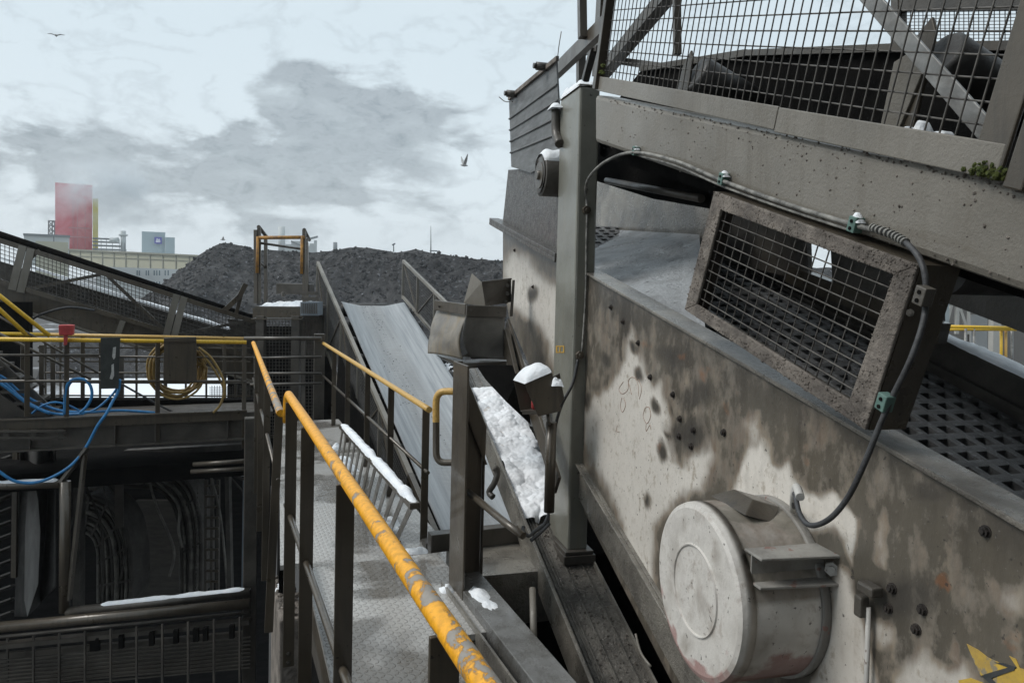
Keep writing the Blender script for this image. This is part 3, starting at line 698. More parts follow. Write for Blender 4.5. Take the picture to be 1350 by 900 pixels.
# wall posts at walkway end beside guard
mb = MB(); a = at(421, 450, 9.6); mb.bar(a+UP*.1, V((a.x, a.y, ez-3.2)), .13, .1, NW); 
tag(mb.build('steel_post', steel_d, bevel=.004), 'dark steel post at the far end of the dull yellow handrail', 'post')
mb = MB(); a = zoff(430, 500, X=XL-.38)
for y0 in (0,):
    p0 = V((XL-.33, 11.2, bz(11.2)-.9)); p1 = V((XL-.33, 5.2, bz(5.2)-.9)); mb.bar(p0, p1, .02, 1.5, NW)
tag(mb.build('skirt_wall', black), 'black sheet skirt below the left mesh guard of the grey conveyor', 'sheet skirt')
# snow bits on right side stringer
mb = snow_ridge(V((XR+.22, 11.9, bz(11.9)-.3)), V((XR+.22, 5.5, bz(5.5)-.3)), .16, .06, NW, 9, 160, 8, 3, taper=1.2)
tag(mb.build('snow_ridge', snowdirty), 'broken snow lying on the right edge frame of the grey belt conveyor', 'snow', kind='stuff')
rnd = random.Random(5); mb = MB()
for i in range(500):
    y = rnd.uniform(5.5, 12); mb.chunk(V((XR+rnd.uniform(.1, .45), y, bz(y)-.31+rnd.random()*.05)), rnd.uniform(.015, .05), i)
tag(mb.build('coal_spill', coal_m), 'coal lumps spilled beside the right edge of the grey belt', 'coal spill', kind='stuff')

# ================================================================ TOWER PLATFORM at walkway end
d0 = 11.6
def P(px, py, d=d0): return at(px, py, d)
T = thing('tower_platform', 'small raised platform with a rusty orange gate frame in front of the coal heap', 'platform', V((P(365, 450).x, P(365, 450).y, ez-2)))
c0 = P(341, 408); c1 = P(397, 408); r = (c1-c0); r.z = 0; wp = r.length; r.normalize(); f = UP.cross(r)
mb = MB(); mb.slab([c0-r*.06, c1+r*.18, c1+r*.18+f*1.1, c0-r*.06+f*1.1], UP*.05); mb.bar(c0-r*.08+UP*-.05, c1+r*.04-UP*.05, .07, .15, f); mb.bar(c0-UP*.145-r*.08-f*.02, c1-UP*.145+r*.04-f*.02, .16, .02, f); mb.build('deck', steel, T)
for x in (344.5, 391): 
    mb = MB(); a = P(x, 411); mb.bar(a-UP*.06, V((a.x, a.y, ez-3.5)), .13, .13, r); mb.build('leg', steel_d, T, .006)
def rail(px0, py0, px1, py1, off0=0, off1=0, w=.05, m=steel, nm='rail', rr=None):
    mb = MB(); a = P(px0, py0)+f*off0; b_ = P(px1, py1)+f*off1
    (mb.tube([a, b_], rr, 8) if rr else mb.bar(a, b_, w, w*.5, r)); return mb.build(nm, m, T)
for x, y0, o_ in ((337, 303, .0), (341, 299, .02), (333.5, 307, .6), (401, 304, 0), (392, 312, .5), (383.5, 316, .9)):
    rail(x, y0, x+.2, 400, o_, o_, .055, steel, 'post')
rail(342, 313.5, 402, 313, -.03, -.03, rr=.028, m=orange_m, nm='top_rail'); rail(341, 312, 340, 360, -.04, -.04, rr=.022, m=orange_m, nm='side_rail'); rail(399, 311, 398.5, 361, -.04, -.04, rr=.022, m=orange_m, nm='side_rail')
rail(341, 320, 384, 326, .0, .9, rr=.02); rail(382, 352, 398, 347, .9, 0, rr=.022, nm='mid_rail'); rail(332, 351, 340, 344, .6, 0, rr=.022, nm='mid_rail'); rail(387, 312, 401, 303, .9, 0, rr=.03); rail(334, 308, 341, 299, .6, 0, rr=.03)
mb = lumpy([c0+UP*.055-r*0, c1+UP*.055, c1+f*1+UP*.055, c0+f*1+UP*.055], 40, 24, .07, 2, .15, 5); tag(mb.build('snow_patch', snow_m), 'snow lying on the deck of the small tower platform', 'snow', kind='stuff')
mb = MB(); a = P(372, 389)+f*.7; mb.box(a, .55, .3, .18, r, f); mb.tube([P(363, 392)+f*.4, P(363, 385)+f*.4], .03, 8); tag(mb.build('equipment_case', steel_d, bevel=.02), 'dark humped box standing on the small tower platform', 'box')
# back walkway end wall and rails (dark framed zone below platform)
T = thing('end_barrier', 'dark pipe barrier closing the far end of the walkway', 'handrail', at(380, 520, 9.4)-UP*.6)
for (x0, y0, x1, y1) in ((322, 446, 424, 446), (335, 472, 424, 470), (335, 492, 424, 492), (330, 507, 424, 505)):
    mb = MB(); mb.cyl(at(x0, y0, 9.5), at(x1, y1, 9.5), .025 if y0 < 450 else .017, 8); mb.build('rail', steel_d, T)
for x in (337, 400):
    mb = MB(); mb.bar(at(x, 445, 9.52), at(x, 545, 9.52), .05, .02, HR); mb.build('post', steel_d, T)
# grid fence beyond
q = [at(312, 415, 12.6), at(424, 415, 12.6), at(424, 575, 12.6), at(312, 575, 12.6)]
T = thing('mesh_fence', 'dark mesh fence behind the pipe barrier at the walkway end', 'mesh fence', q[2].lerp(q[3], .5))
mb = MB(); 
for i in range(4): mb.bar(q[i], q[(i+1) % 4], .05, .05, HF)
mb.build('frame', steel_d, T); mb = MB(); mb.strips(*q, 26, 36, .009); mb.build('mesh_panel', rod_m, T)
q = [at(398, 415, 12.9), at(440, 415, 12.9), at(440, 470, 12.9), at(398, 470, 12.9)]
mb = MB(); mb.slab(q, HF*.04); tag(mb.build('steel_sheet', steel_d), 'dark sheet wall between the small tower platform and the left mesh guard', 'sheet wall')
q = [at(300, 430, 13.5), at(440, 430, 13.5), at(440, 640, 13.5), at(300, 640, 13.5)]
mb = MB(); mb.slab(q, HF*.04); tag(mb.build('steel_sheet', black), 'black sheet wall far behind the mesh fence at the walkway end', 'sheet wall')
# small louvre box right of platform
T = thing('louvre_box', 'small blue grey louvred unit hung beside the small tower platform', 'louvre unit', at(407, 415, 11.4))
mb = MB(); mb.slab([at(396, 398, 11.5), at(419, 398, 11.5), at(419, 416, 11.5), at(396, 416, 11.5)], HF*.3); mb.build('casing', flat('unit_grey', (.22, .25, .28), sc=4), T)
mb = MB()
for i in range(9): x = 398+i*2.4; mb.bar(at(x, 400, 11.45), at(x, 413, 11.45), .012, .02, HR)
for yy in (386.5, 393.5): mb.bar(at(398, yy, 11.3), at(421, yy, 11.3), .05, .05, UP)
mb.build('louvre', steel_d, T)

# ================================================================ SCREENING MACHINE
DP = 1.50
def top_y(x): return 366+(x-785)*(692-366)/(1350-785)
def bot_y(x):
    if x < 672: return 372+(x-662)*5
    return min(1250, 422 + (x-672)*2.30 if x < 770 else 678 + (x-772)/.515)
def blob_poly(poly):
    def inside(x, y):
        # signed distance-ish: positive inside
        ins = False; dmin = 1e9; n = len(poly)
        for i in range(n):
            x1, y1 = poly[i]; x2, y2 = poly[(i+1) % n]
            if (y1 > y) != (y2 > y) and x < (x2-x1)*(y-y1)/(y2-y1)+x1: ins = not ins
            dx, dy = x2-x1, y2-y1; tt = max(0, min(1, ((x-x1)*dx+(y-y1)*dy)/(dx*dx+dy*dy+1e-9)))
            dmin = min(dmin, math.hypot(x-x1-tt*dx, y-y1-tt*dy))
        return dmin if ins else -dmin
    return inside
PALE = [(blob_poly(p), soft, st) for p, soft, st in (
    ([(776, 375), (850, 415), (950, 470), (1000, 560), (960, 640), (880, 600), (776, 540)], 32, .14), ([(1040, 600), (1200, 660), (1350, 760), (1350, 860), (1180, 880), (1120, 720)], 45, .06), ([(940, 480), (1100, 560), (1200, 640), (1120, 640), (1000, 560)], 20, .08),
    ([(664, 350), (678, 332), (700, 335), (722, 372), (734, 392), (742, 480), (730, 492), (712, 462), (700, 425), (684, 402), (664, 384)], 7, .95),
    ([(776, 520), (798, 500), (826, 470), (838, 425), (852, 468), (862, 515), (880, 505), (892, 560), (888, 610), (900, 622), (905, 590), (912, 560), (926, 560), (935, 590), (925, 640), (905, 660), (870, 700), (862, 800), (838, 745), (815, 690), (795, 650), (776, 600)], 6, .85),
    ([(965, 650), (978, 612), (990, 590), (1004, 572), (1012, 600), (1035, 598), (1062, 636), (1100, 665), (1128, 700), (1122, 745), (1090, 705), (1060, 690), (1000, 668)], 5, 1.),
    ([(1156, 690), (1166, 672), (1174, 690), (1172, 740), (1160, 735)], 8, .6), ([(1100, 745), (1128, 765), (1140, 800), (1150, 905), (1190, 960), (1030, 960), (1075, 880), (1096, 820)], 5, .75),
    ([(1150, 810), (1180, 815), (1176, 850), (1158, 850)], 8, .6), ([(1180, 900), (1210, 870), (1245, 875), (1270, 860), (1290, 900), (1260, 960), (1180, 960)], 9, .7),
    ([(984, 560), (1000, 540), (1002, 575), (992, 600)], 7, .6), ([(1250, 855), (1262, 840), (1268, 870)], 7, .5), ([(1315, 760), (1350, 765), (1350, 805), (1325, 800)], 12, .4),
    ([(1080, 560), (1100, 580), (1085, 600), (1070, 590)], 14, .25), ([(672, 320), (690, 320), (720, 345), (735, 372), (735, 388), (715, 362)], 5, .0),
)]
DARK = [(846, 492, 6, 12), (868, 540, 8, 13), (876, 602, 6, 18), (861, 668, 5, 11), (884, 572, 5, 6), (918, 520, 22, 20), (895, 470, 26, 18), (779, 520, 6, 10), (703, 382, 8, 10), (805, 405, 7, 7), (822, 425, 6, 6), (842, 452, 8, 8), (792, 465, 6, 9), (1150, 770, 26, 14), (1190, 790, 46, 34), (905, 570, 24, 28), (1240, 640, 46, 20)]
RUST = [(905, 470, 34, 12, .5), (862, 455, 16, 30, .5), (1232, 770, 26, 18, .8), (1248, 785, 10, 16, .8), (1215, 845, 14, 12, .5), (950, 545, 14, 26, .6), (1070, 600, 14, 30, .6), (1130, 800, 8, 16, .9), (870, 600, 7, 24, .8), (930, 500, 18, 22, .5), (1290, 700, 30, 20, .3), (1090, 745, 22, 16, .9), (1340, 850, 22, 30, .5), (886, 440, 30, 14, .3), (1140, 690, 12, 30, .4)]
def plate_mask(x, y):
    wx = x + 14*noise.fractal(V((x*.012, y*.006, 1)), 1, 2, 5) + 3*noise.noise(V((x*.09, y*.05, 3))); wy = y + 26*noise.fractal(V((x*.012, y*.006, 9)), 1, 2, 5)
    p = 0
    for fn_, soft, st in PALE:
        d = fn_(wx, wy); soft = soft*1.5; k = max(0, min(1, (d+soft)/(2*soft))); p = max(p, k*k*(3-2*k)*st)
    p += .12*noise.fractal(V((x*.02, y*.012, 5)), 1, 2, 5)
    d = 0
    for cx, cy, rx, ry in DARK: d = max(d, max(0, min(1, 1.6-1.3*math.hypot((wx-cx)/rx, (wy-cy)/ry))))
    ru = 0
    for cx, cy, rx, ry, s in RUST:
        k = max(0, 1-math.hypot((wx-cx)/rx, (wy-cy)/ry)**2); ru = max(ru, k*s*(.55+.9*noise.fractal(V((x*.06, y*.05, 2)), 1, 2, 4)))
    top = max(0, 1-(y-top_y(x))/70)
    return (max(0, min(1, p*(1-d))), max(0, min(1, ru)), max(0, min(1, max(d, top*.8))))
def mask_mat(name, grime, grime2, pale, pale2, rust, dark, rough=.30, bump=.25, tan=(.25, .20, .14), mid=(.13, .117, .094)):
    m = bpy.data.materials.new(name); nt = nodes_of(m); t = NT(nt); o = t.n('ShaderNodeOutputMaterial'); b = t.n('ShaderNodeBsdfPrincipled')
    at_ = t.n('ShaderNodeAttribute', attribute_name='mask'); s = t.n('ShaderNodeSeparateColor'); t.l(at_.outputs['Color'], s.inputs[0])
    tc = t.n('ShaderNodeTexCoord'); ob = tc.outputs['Object']
    n1 = t.noise(t.mapping(ob, (1, 1, .32)), 4.5, 8, .6, .3); n2 = t.noise(t.mapping(ob, (1, 1, .6)), 16, 8, .65); n3 = t.noise(t.mapping(ob, (6, 6, .9)), 3, 6, .6); n4 = t.noise(ob, 46, 3, .6); n5 = t.noise(ob, 120, 2, .5)
    g = t.mix(t.ramp(n1, [(.38, 0.), (.62, 1.)]), grime, grime2); g = t.mix(t.ramp(n3, [(.45, 0.), (.8, .25)]), g, tuple(c*1.9 for c in grime))
    p = t.mix(t.ramp(n2, [(.38, 0.), (.66, 1.)]), pale, pale2)
    e = t.math('ADD', s.outputs[0], t.math('MULTIPLY', t.math('SUBTRACT', n2, .5), .9)); e = t.ramp(e, [(.05, 0.), (.45, .55), (.95, 1.)])
    nm_ = t.noise(t.mapping(ob, (1, 1, .3)), 2.0, 5, .55, .5); g = t.mix(t.ramp(nm_, [(.42, 0.), (.66, .75)]), g, mid)
    c = t.mix(e, g, p); band = t.ramp(e, [(0, 0.), (.25, .75), (.5, .55), (.85, 0.)]); n6 = t.noise(t.mapping(ob, (3, 3, 1)), 5, 6, .65, .6)
    c = t.mix(t.math('MULTIPLY', band, t.ramp(n6, [(.35, .3), (.6, 1.)])), c, t.mix(t.ramp(n3, [(.4, 0.), (.65, 1.)]), tan, (.12, .075, .045)))
    n7 = t.noise(ob, 28, 6, .7); c = t.mix(t.math('MULTIPLY', t.math('MULTIPLY', e, t.ramp(n7, [(.52, 0.), (.62, .7)])), t.ramp(n6, [(.45, 0.), (.6, 1.)])), c, tan)
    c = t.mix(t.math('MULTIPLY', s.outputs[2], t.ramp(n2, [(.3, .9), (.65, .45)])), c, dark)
    c = t.mix(t.math('MULTIPLY', t.ramp(t.math('ADD', s.outputs[1], t.math('MULTIPLY', t.math('SUBTRACT', n2, .5), 1.2)), [(.3, 0.), (.6, 1.)]), .6), c, rust)
    c = t.mix(t.ramp(n4, [(.67, 0.), (.70, .8)]), c, dark); c = t.mix(t.ramp(n5, [(.70, 0.), (.73, .45)]), c, (.20, .19, .18))
    t.l(c, b.inputs['Base Color']); t.l(t.ramp(n2, [(.3, rough), (.7, rough+.25)]), b.inputs['Roughness']); b.inputs['Coat Weight'].default_value = .3; b.inputs['Coat Roughness'].default_value = .2
    bp = t.n('ShaderNodeBump'); bp.inputs['Strength'].default_value = bump; bp.inputs['Distance'].default_value = .008
    t.l(t.math('ADD', n2, t.math('MULTIPLY', n4, .6)), bp.inputs['Height']); t.l(bp.outputs[0], b.inputs['Normal']); t.l(b.outputs[0], o.inputs[0]); return m
plate_m = mask_mat('stained_plate', (.10, .085, .064), (.052, .044, .034), (.70, .66, .60), (.54, .51, .46), (.20, .085, .035), (.04, .036, .032))
SCR = thing('screening_machine', 'big inclined vibrating screen with a stained pale side plate filling the right of the photo', 'screening machine', pS(1000, 900, DP+.8))
def paint(ob, vals):
    ca = ob.data.color_attributes.new('mask', 'FLOAT_COLOR', 'POINT')
    for i, v in enumerate(vals): ca.data[i].color = (*v, 1)
mb = MB(); cols = []; NX, NY = 300, 200; rows = []
for j in range(NY+1):
    row = []
    for i in range(NX+1):
        x = 663 + (1490-663)*i/NX; ty = top_y(x); by = bot_y(x); y = ty + (by-ty)*(j/NY)
        row.append(mb.bm.verts.new(pS(x, y, DP))); cols.append(plate_mask(x, y))
    rows.append(row)
for j in range(NY):
    for i in range(NX): mb.bm.faces.new((rows[j][i], rows[j+1][i], rows[j+1][i+1], rows[j][i+1]))
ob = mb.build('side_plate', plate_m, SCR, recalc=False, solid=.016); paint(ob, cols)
# top lip of the side plate
lipA, lipB = pS(652, top_y(652), DP), pS(1600, top_y(1600), DP)
mb = MB(); ln = (lipB-lipA).normalized(); lup = NS.cross(ln); lup = lup if lup.z > 0 else -lup
mb.bar(lipA.lerp(lipB, .0)+NS*.045, lipB+NS*.045, .12, .014, NS); mb.bar(lipA+NS*.1-lup*.04, lipB+NS*.1-lup*.04, .012, .07, NS); mb.build('top_lip', wetst, SCR, .003)
# lower flange / sill beam of plate
e0 = pS(772, 678, DP-.02); 
mb = MB(); a = e0 + US*3.2; b_ = e0 - US*4
a = a+VS*.115+NS*.025; b_ = b_+VS*.115+NS*.025; mb.bar(a, b_, .05, .2, NS, 0, 0); mb.bar(a+NS*-.038+VS*.094, b_+NS*-.038+VS*.094, .024, .012, NS); mb.build('lower_beam', wetst, SCR, .004)
# hood at head end
mb = MB(); pts = [(670, 224), (740, 220), (740, 346), (662, 300)]
gp = [pS(*q, DP) for q in pts]
mb.slab(gp, NS*.02); mb.build('hood_plate', hoodm, SCR)
mb = MB(); l0, l1 = pS(655, 292, DP), pS(745, 340, DP); dl = (l1-l0).normalized(); mb.slab([l0-NS*.07, l1-NS*.07, l1+NS*.02, l0+NS*.02], lup*.03)
mb.slab([l0-NS*.07, l0-NS*.07-lup*.03, l1-NS*.07-lup*.03, l1-NS*.07], NS*.014); mb.build('hood_ledge', hoodm, SCR, .004)
# far side plate, end walls, chute plate
DF = 3.0
fa, fb = pS(1215, 428, DF), pS(1350, 490, DF); dn = (fb-fa).normalized(); fup = NS.cross(dn); fup = fup if fup.z > 0 else -fup
f0 = fa - dn*4.2; f1 = fb + dn*1.5
mb = MB(); mb.slab([f0, f1, f1-UP*1.5, f0-UP*1.5], NS*.02); mb.bar(f0-UP*.16-NS*.03, f1-UP*.16-NS*.03, .02, .03, UP); mb.bar(f0-NS*.03, f1-NS*.03, .10, .02, NS); mb.build('far_side_plate', steel_d, SCR)
mb = snow_ridge(f0+fup*.01-NS*.04, f1+fup*.01-NS*.04, .10, .025, NS, 4, 200, 6, 8, False, 1.); tag(mb.build('snow_ridge', snow_m), 'thin wet snow along the far edge of the screening machine', 'snow', kind='stuff')
# deck
deckz = pS(1350, 556, DF)                          # where deck meets the far plate
dk0 = deckz + US*3.6; dk1 = deckz - US*2.4
mb = MB(); cell = .105; nu = int((dk0-dk1).length/cell); wD = DF-DP-.1; nv = int(wD/.095)
bm = mb.bm; g = [[None]*(nv+1) for _ in range(nu+1)]
def dkp(i, j, oi=0, oj=0): return dk1 + US*((i+oi)*cell) - NS*((j+oj)*.095+.02)
for i in range(nu):
    for j in range(nv):
        o4 = [bm.verts.new(dkp(i, j, a_, b_)) for a_, b_ in ((0, 0), (1, 0), (1, 1), (0, 1))]
        sk = .12*math.sin(i*3.1+j*1.7)
        i4 = [bm.verts.new(dkp(i, j, a_, b_)-VS*.004) for a_, b_ in ((.24, .2), (.80, .2), (.76, .8), (.20, .8))]
        l4 = [bm.verts.new(v.co-VS*.045) for v in i4]
        for k in range(4):
            bm.faces.new((o4[k], o4[(k+1) % 4], i4[(k+1) % 4], i4[k])); bm.faces.new((i4[k], i4[(k+1) % 4], l4[(k+1) % 4], l4[k]))
deck_m = mat('gritty_rubber_deck', (.15, .15, .15), (.075, .075, .075), .3, .65, 0, 6, .5, 60, speck=(30, (.26, .27, .28), .6, .60))
mb.build('perforated_deck', deck_m, SCR, recalc=False)
mb = MB(); mb.slab([dk1-VS*.35, dk0-VS*.35, dk0-VS*.35-NS*wD, dk1-VS*.35-NS*wD], VS*-.03); mb.build('under_pan', black, SCR)
# gritty chute plate behind the column
c4 = [pS(740, 346, DP+.08), pS(930, 440, DP+.08), pS(922, 309, DP+.95), pS(720, 298, DP+.95)]
chute_m = mat('wet_scoured_plate', (.42, .44, .455), (.23, .235, .24), .25, .55, .2, 3.5, .8, 34, speck=(14, (.03, .028, .026), .9, .66))
mb = MB(); mb.slab(c4, -VS*.02); mb.build('feed_plate', chute_m, SCR)
mb = MB(); mb.slab([pS(720, 225, DP+.97), pS(935, 262, DP+.97), pS(935, 322, DP+.97), pS(720, 303, DP+.97)], NS*.05); mb.build('feed_wall', wetst, SCR)
mb = MB(); q0 = pS(1030, 260, DF-.1); q = [pS(905, 262, DP+1.0), pS(1230, 320, DF-.15), pS(1230, 520, DF-.15), pS(905, 470, DP+1.0)]; mb.slab(q, NS*.03)
# bolts on side plate
bolt_m = mat('rusty_bolt', (.05, .04, .034), (.025, .022, .02), .6, .8, .3, 30, .3)
for (x, y) in ((897, 552), (915, 567), (896, 575), (912, 588), (1177, 775), (1172, 801), (1217, 803), (1209, 829), (703, 378), (806, 405), (822, 424), (842, 452), (888, 520), (955, 570), (1300, 700), (679, 330), (858, 497)):
    mb = MB(); p = pS(x, y, DP); mb.bolt(p, -NS, .0125 if x > 850 else .010, .014); 
    mb.tube([p, p-NS*.003], .015, 12); mb.build('bolt', bolt_m, SCR)
# clamp block and rising pipe beside exciter
mb = MB(); a = pS(1147, 776, DP-.03); mb.bar(a-AS*.03, a+AS*.03, .028, .04, UP); mb.bar(a-UP*.03+AS*.03, a-UP*.09+AS*.03, .03, .03, NS); mb.build('clamp_block', steel_d, SCR, .006)
mb = MB(); mb.tube([pS(1145, 800, DP-.02), pS(1142, 905, DP-.02), pS(1140, 960, DP-.02)], .007, 8); mb.build('grease_pipe', grey_paint, SCR)
# painted arrow
arrow = mat('worn_yellow_marking', (.58, .38, .05), (.40, .27, .07), .6, .8, 0, 18, .1, speck=(26, (.2, .19, .16), .8, .56)); black_mk = mat('black_marking', (.03, .035, .035), (.05, .05, .05), .6, .8, 0, 20, 0)
def decal(pts, m, nm, th=.0015, D=DP): 
    mb = MB(); mb.slab([pS(x, y, D-.0005) for x, y in pts], -NS*th); return mb.build(nm, m, SCR)
decal([(1275, 848), (1290, 856), (1303, 866), (1331, 879), (1300, 888), (1294, 890), (1285, 872)], arrow, 'yellow_marking')
decal([(1331, 864), (1340, 868), (1345, 880), (1370, 886), (1370, 915), (1310, 912), (1305, 896), (1342, 880)], arrow, 'yellow_marking')
decal([(1312, 872), (1326, 874), (1340, 879), (1338, 883), (1308, 893), (1316, 902), (1309, 902), (1296, 891), (1299, 888), (1330, 879)], black_mk, 'black_marking', .003)
decal([(1264, 896), (1280, 893), (1296, 899), (1305, 912), (1268, 912)], arrow, 'yellow_marking')
# faint rusty handwriting
scrib = mat('rusty_pen', (.24, .14, .09), (.38, .3, .25), .6, .8, 0, 60, 0)
for st in ([(822, 503), (816, 513), (821, 519), (828, 513), (829, 501), (835, 497), (841, 505), (842, 522)], [(829, 505), (833, 520)], [(820, 524), (818, 535), (821, 543), (825, 533), (822, 524)],
           [(851, 537), (848, 548), (853, 558), (858, 548), (856, 537), (851, 537)], [(852, 558), (852, 568), (857, 560), (858, 566)], [(814, 560), (813, 568), (817, 569)], [(842, 500), (846, 512), (843, 526)]):
    mb = MB(); mb.tube(catmull([pS(x, y, DP) for x, y in st], 4), .0022, 4, caps=False); mb.build('handwriting', scrib, SCR)

# ---- exciter drum cover
DM = 1.20
cc = pS(916, 777, DM); rE = (pS(932, 655, DM)-pS(932, 897, DM)).length/2*.97
def circ(c, r, n=64, ax=NS): return [c + (AS*math.cos(2*math.pi*k/n) + UP*math.sin(2*math.pi*k/n))*r for k in range(n)]
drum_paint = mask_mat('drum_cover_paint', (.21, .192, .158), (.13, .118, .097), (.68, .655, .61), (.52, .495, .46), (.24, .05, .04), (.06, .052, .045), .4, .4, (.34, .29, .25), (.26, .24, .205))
EX = 'exciter_cover'
mb = MB(); prof = [(0.0, .0), (.08, 0), (.16, 0), (.24, 0), (.32, .0), (.40, 0), (.46, 0), (.497, .0), (.503, -.005), (.518, -.006), (.526, -.0005), (.53, .0), (.58, 0), (.64, 0), (.70, 0), (.76, 0), (.82, 0), (.88, 0), (.93, .0), (.985, .006), (1.0, .02), (1.004, .05), (1.0, .12), (1.0, .2), (1.0, .3), (1.0, .4), (1.0, .5), (1.0, .6), (1.0, .7), (1.0, .8), (1.0, .9), (1.0, .99)]
dep = DP-DM; rings = []; cols = []; n = 96
for rr, dd in prof:
    z = dd if dd <= .05 else dep*dd
    ring = []
    for k in range(n):
        a_ = 2*math.pi*k/n; rad = rE*max(rr, .001); ring.append(mb.bm.verts.new(cc + (AS*math.cos(a_)+UP*math.sin(a_))*rad + NS*z))
        ca, sa = math.cos(a_), math.sin(a_); face = dd <= .02
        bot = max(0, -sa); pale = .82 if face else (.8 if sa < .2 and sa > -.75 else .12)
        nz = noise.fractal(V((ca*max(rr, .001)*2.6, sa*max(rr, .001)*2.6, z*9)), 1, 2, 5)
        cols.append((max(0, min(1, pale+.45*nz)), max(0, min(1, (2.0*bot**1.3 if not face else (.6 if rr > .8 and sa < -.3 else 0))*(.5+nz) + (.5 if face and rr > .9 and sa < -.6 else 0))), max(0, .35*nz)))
    rings.append(ring)
for A, B in zip(rings, rings[1:]):
    for k in range(n):
        f = mb.bm.faces.new((A[k], B[k], B[(k+1) % n], A[(k+1) % n])); f.smooth = A is not rings[0] and rings.index(A) >= 20
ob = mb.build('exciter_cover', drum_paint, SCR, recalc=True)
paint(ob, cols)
mb = MB(); mb.tube([cc+NS*(dep-.03), cc+NS*(dep-.0)], rE*1.035, 72); mb.build('cover_flange', drum_m, ob, .004)
# top bracket
mb = MB(); tq = [cc+UP*rE*.995+NS*.10-AS*.12, cc+UP*rE*.995+NS*.10+AS*.10, cc+UP*(rE*.99+.035)+NS*.16+AS*.05, cc+UP*(rE*.99+.035)+NS*.16-AS*.07]
mb.slab(tq, NS*.10-UP*.03); mb.build('top_bracket', steel, ob, .004)
# side bracket ribs pointing back at right side
mb = MB(); rx = cc - AS*rE*.93 + NS*.05
for dz, th in ((.20, .008), (.115, .008)):
    mb.slab([rx+UP*dz, rx+UP*dz-AS*.03, rx+UP*dz-AS*.055+NS*.30, rx+UP*dz+AS*.06+NS*.30, rx+UP*dz+AS*.06], UP*th)
mb.slab([rx+AS*.02+UP*.20, rx+AS*.02+UP*.115, rx+AS*.02+UP*.115+NS*.3, rx+AS*.02+UP*.20+NS*.3], AS*.006)
mb.build('side_bracket', drum_m, ob, .002)
mb = MB(); mb.bolt(rx+NS*.25-AS*.02+UP*.16, (-NS-AS).normalized(), .022, .02); mb.build('bracket_bolt', grey_paint, ob)
# ================================================================ UPPER CONVEYOR (beam, mesh guard)
DC = 1.45
def ln_(x): return 127+.205*(x-793)
UC = thing('overhead_conveyor', 'overhead inclined conveyor with a dusty grey beam and wire mesh guard at the upper right', 'conveyor', pS(1100, 300, DC+.4))
mb = MB(); q = [pS(784, 125, DC), pS(1560, 127+.205*767, DC), pS(1560, 190+.352*769, DC), pS(784, 187.5, DC)]
mb.slab(q, NS*.14); mb.build('main_beam', steel_l, UC, .022)
DG = DC - .015
def mesh_top(x): return 104+.222*(x-790)
b0, b1 = pS(788, 110, DG), pS(1322, 214, DG); bl = (b1-b0).normalized()
mb = MB(); bu = NS.cross(bl); bu = bu if bu.z > 0 else -bu
mb.bar(b0, b0.lerp(b1, .665), .012, .075, NS); mb.bar(b0.lerp(b1, .667)-bu*.004, b1, .014, .078, NS)
mb.build('guard_base_rail', steel_l, UC, .003)
mb = MB(); pl = b0+bl*.01; mb.bar(pl-bu*.03, pl+bu*1.2, .05, .045, NS); mb.build('guard_post', steel, UC, .004)
mb = MB(); pr = b1-bl*.035; mb.bar(pr-bu*.035, pr+bu*1.2, .012, .085, NS); mb.bar(pr+bl*.085-bu*.05, pr+bl*.085+bu*1.2, .06, .05, NS, .02); mb.build('guard_post', steel, UC, .004)
mb = MB(); L = (b1-b0).length; h = 1.1; s0 = b0+bl*.03+bu*.02+NS*.012; s1 = b1-bl*.06+bu*.02+NS*.012
mb.rods(s0, s1, s1+bu*h, s0+bu*h, int(L/.05), int(h/.05), .0026, .0026); mb.build('mesh_panel', rod_m, UC)
# next bay right of post
s2 = pr+bl*.13+bu*.02; s3 = s2+bl*1.0
mb = MB(); mb.rods(s2, s3, s3+bu*h, s2+bu*h, 20, 22, .0029, .0026); mb.build('mesh_panel', rod_m, UC)
mb = MB(); mb.bar(s2-bu*.03, s3-bu*.03, .012, .075, NS); mb.build('guard_base_rail', steel_l, UC, .003)
# diagonal flat brace behind the mesh
mb = MB(); a, b_ = pS(1312, 186, DG+.06), pS(1130, -22, DG+.06); mb.bar(a, b_, .008, .05, NS); mb.bar(a+NS*.025, b_+NS*.025+bu*.012, .05, .006, NS, 0, .022); mb.build('diagonal_brace', frame_m, UC, .002)
mb = MB(); mb.bar(pS(893, 72, 2.3), pS(892, -20, 2.3), .05, .03, NS); mb.build('support_post', steel, UC)
# dark trough
q = [pS(800, 150, 2.15), pS(846, 92, 2.15), pS(935, 76, 2.15), pS(1188, 64, 2.15), pS(1600, 56, 2.15), pS(1600, 420, 2.15), pS(1200, 300, 2.15)]
mb = MB(); mb.slab(q, NS*.7); tr = mb.build('trough', black, UC)  # shaded side of the conveyor painted black
mb = MB(); mb.bar(pS(846, 91, 2.13), pS(985, 70, 2.13), .03, .035, NS); mb.bar(pS(985, 70, 2.13), pS(1188, 63, 2.13), .03, .03, NS); mb.bar(pS(1188, 62, 2.13), pS(1600, 58, 2.13), .03, .03, NS); mb.build('trough_edge', steel, UC)
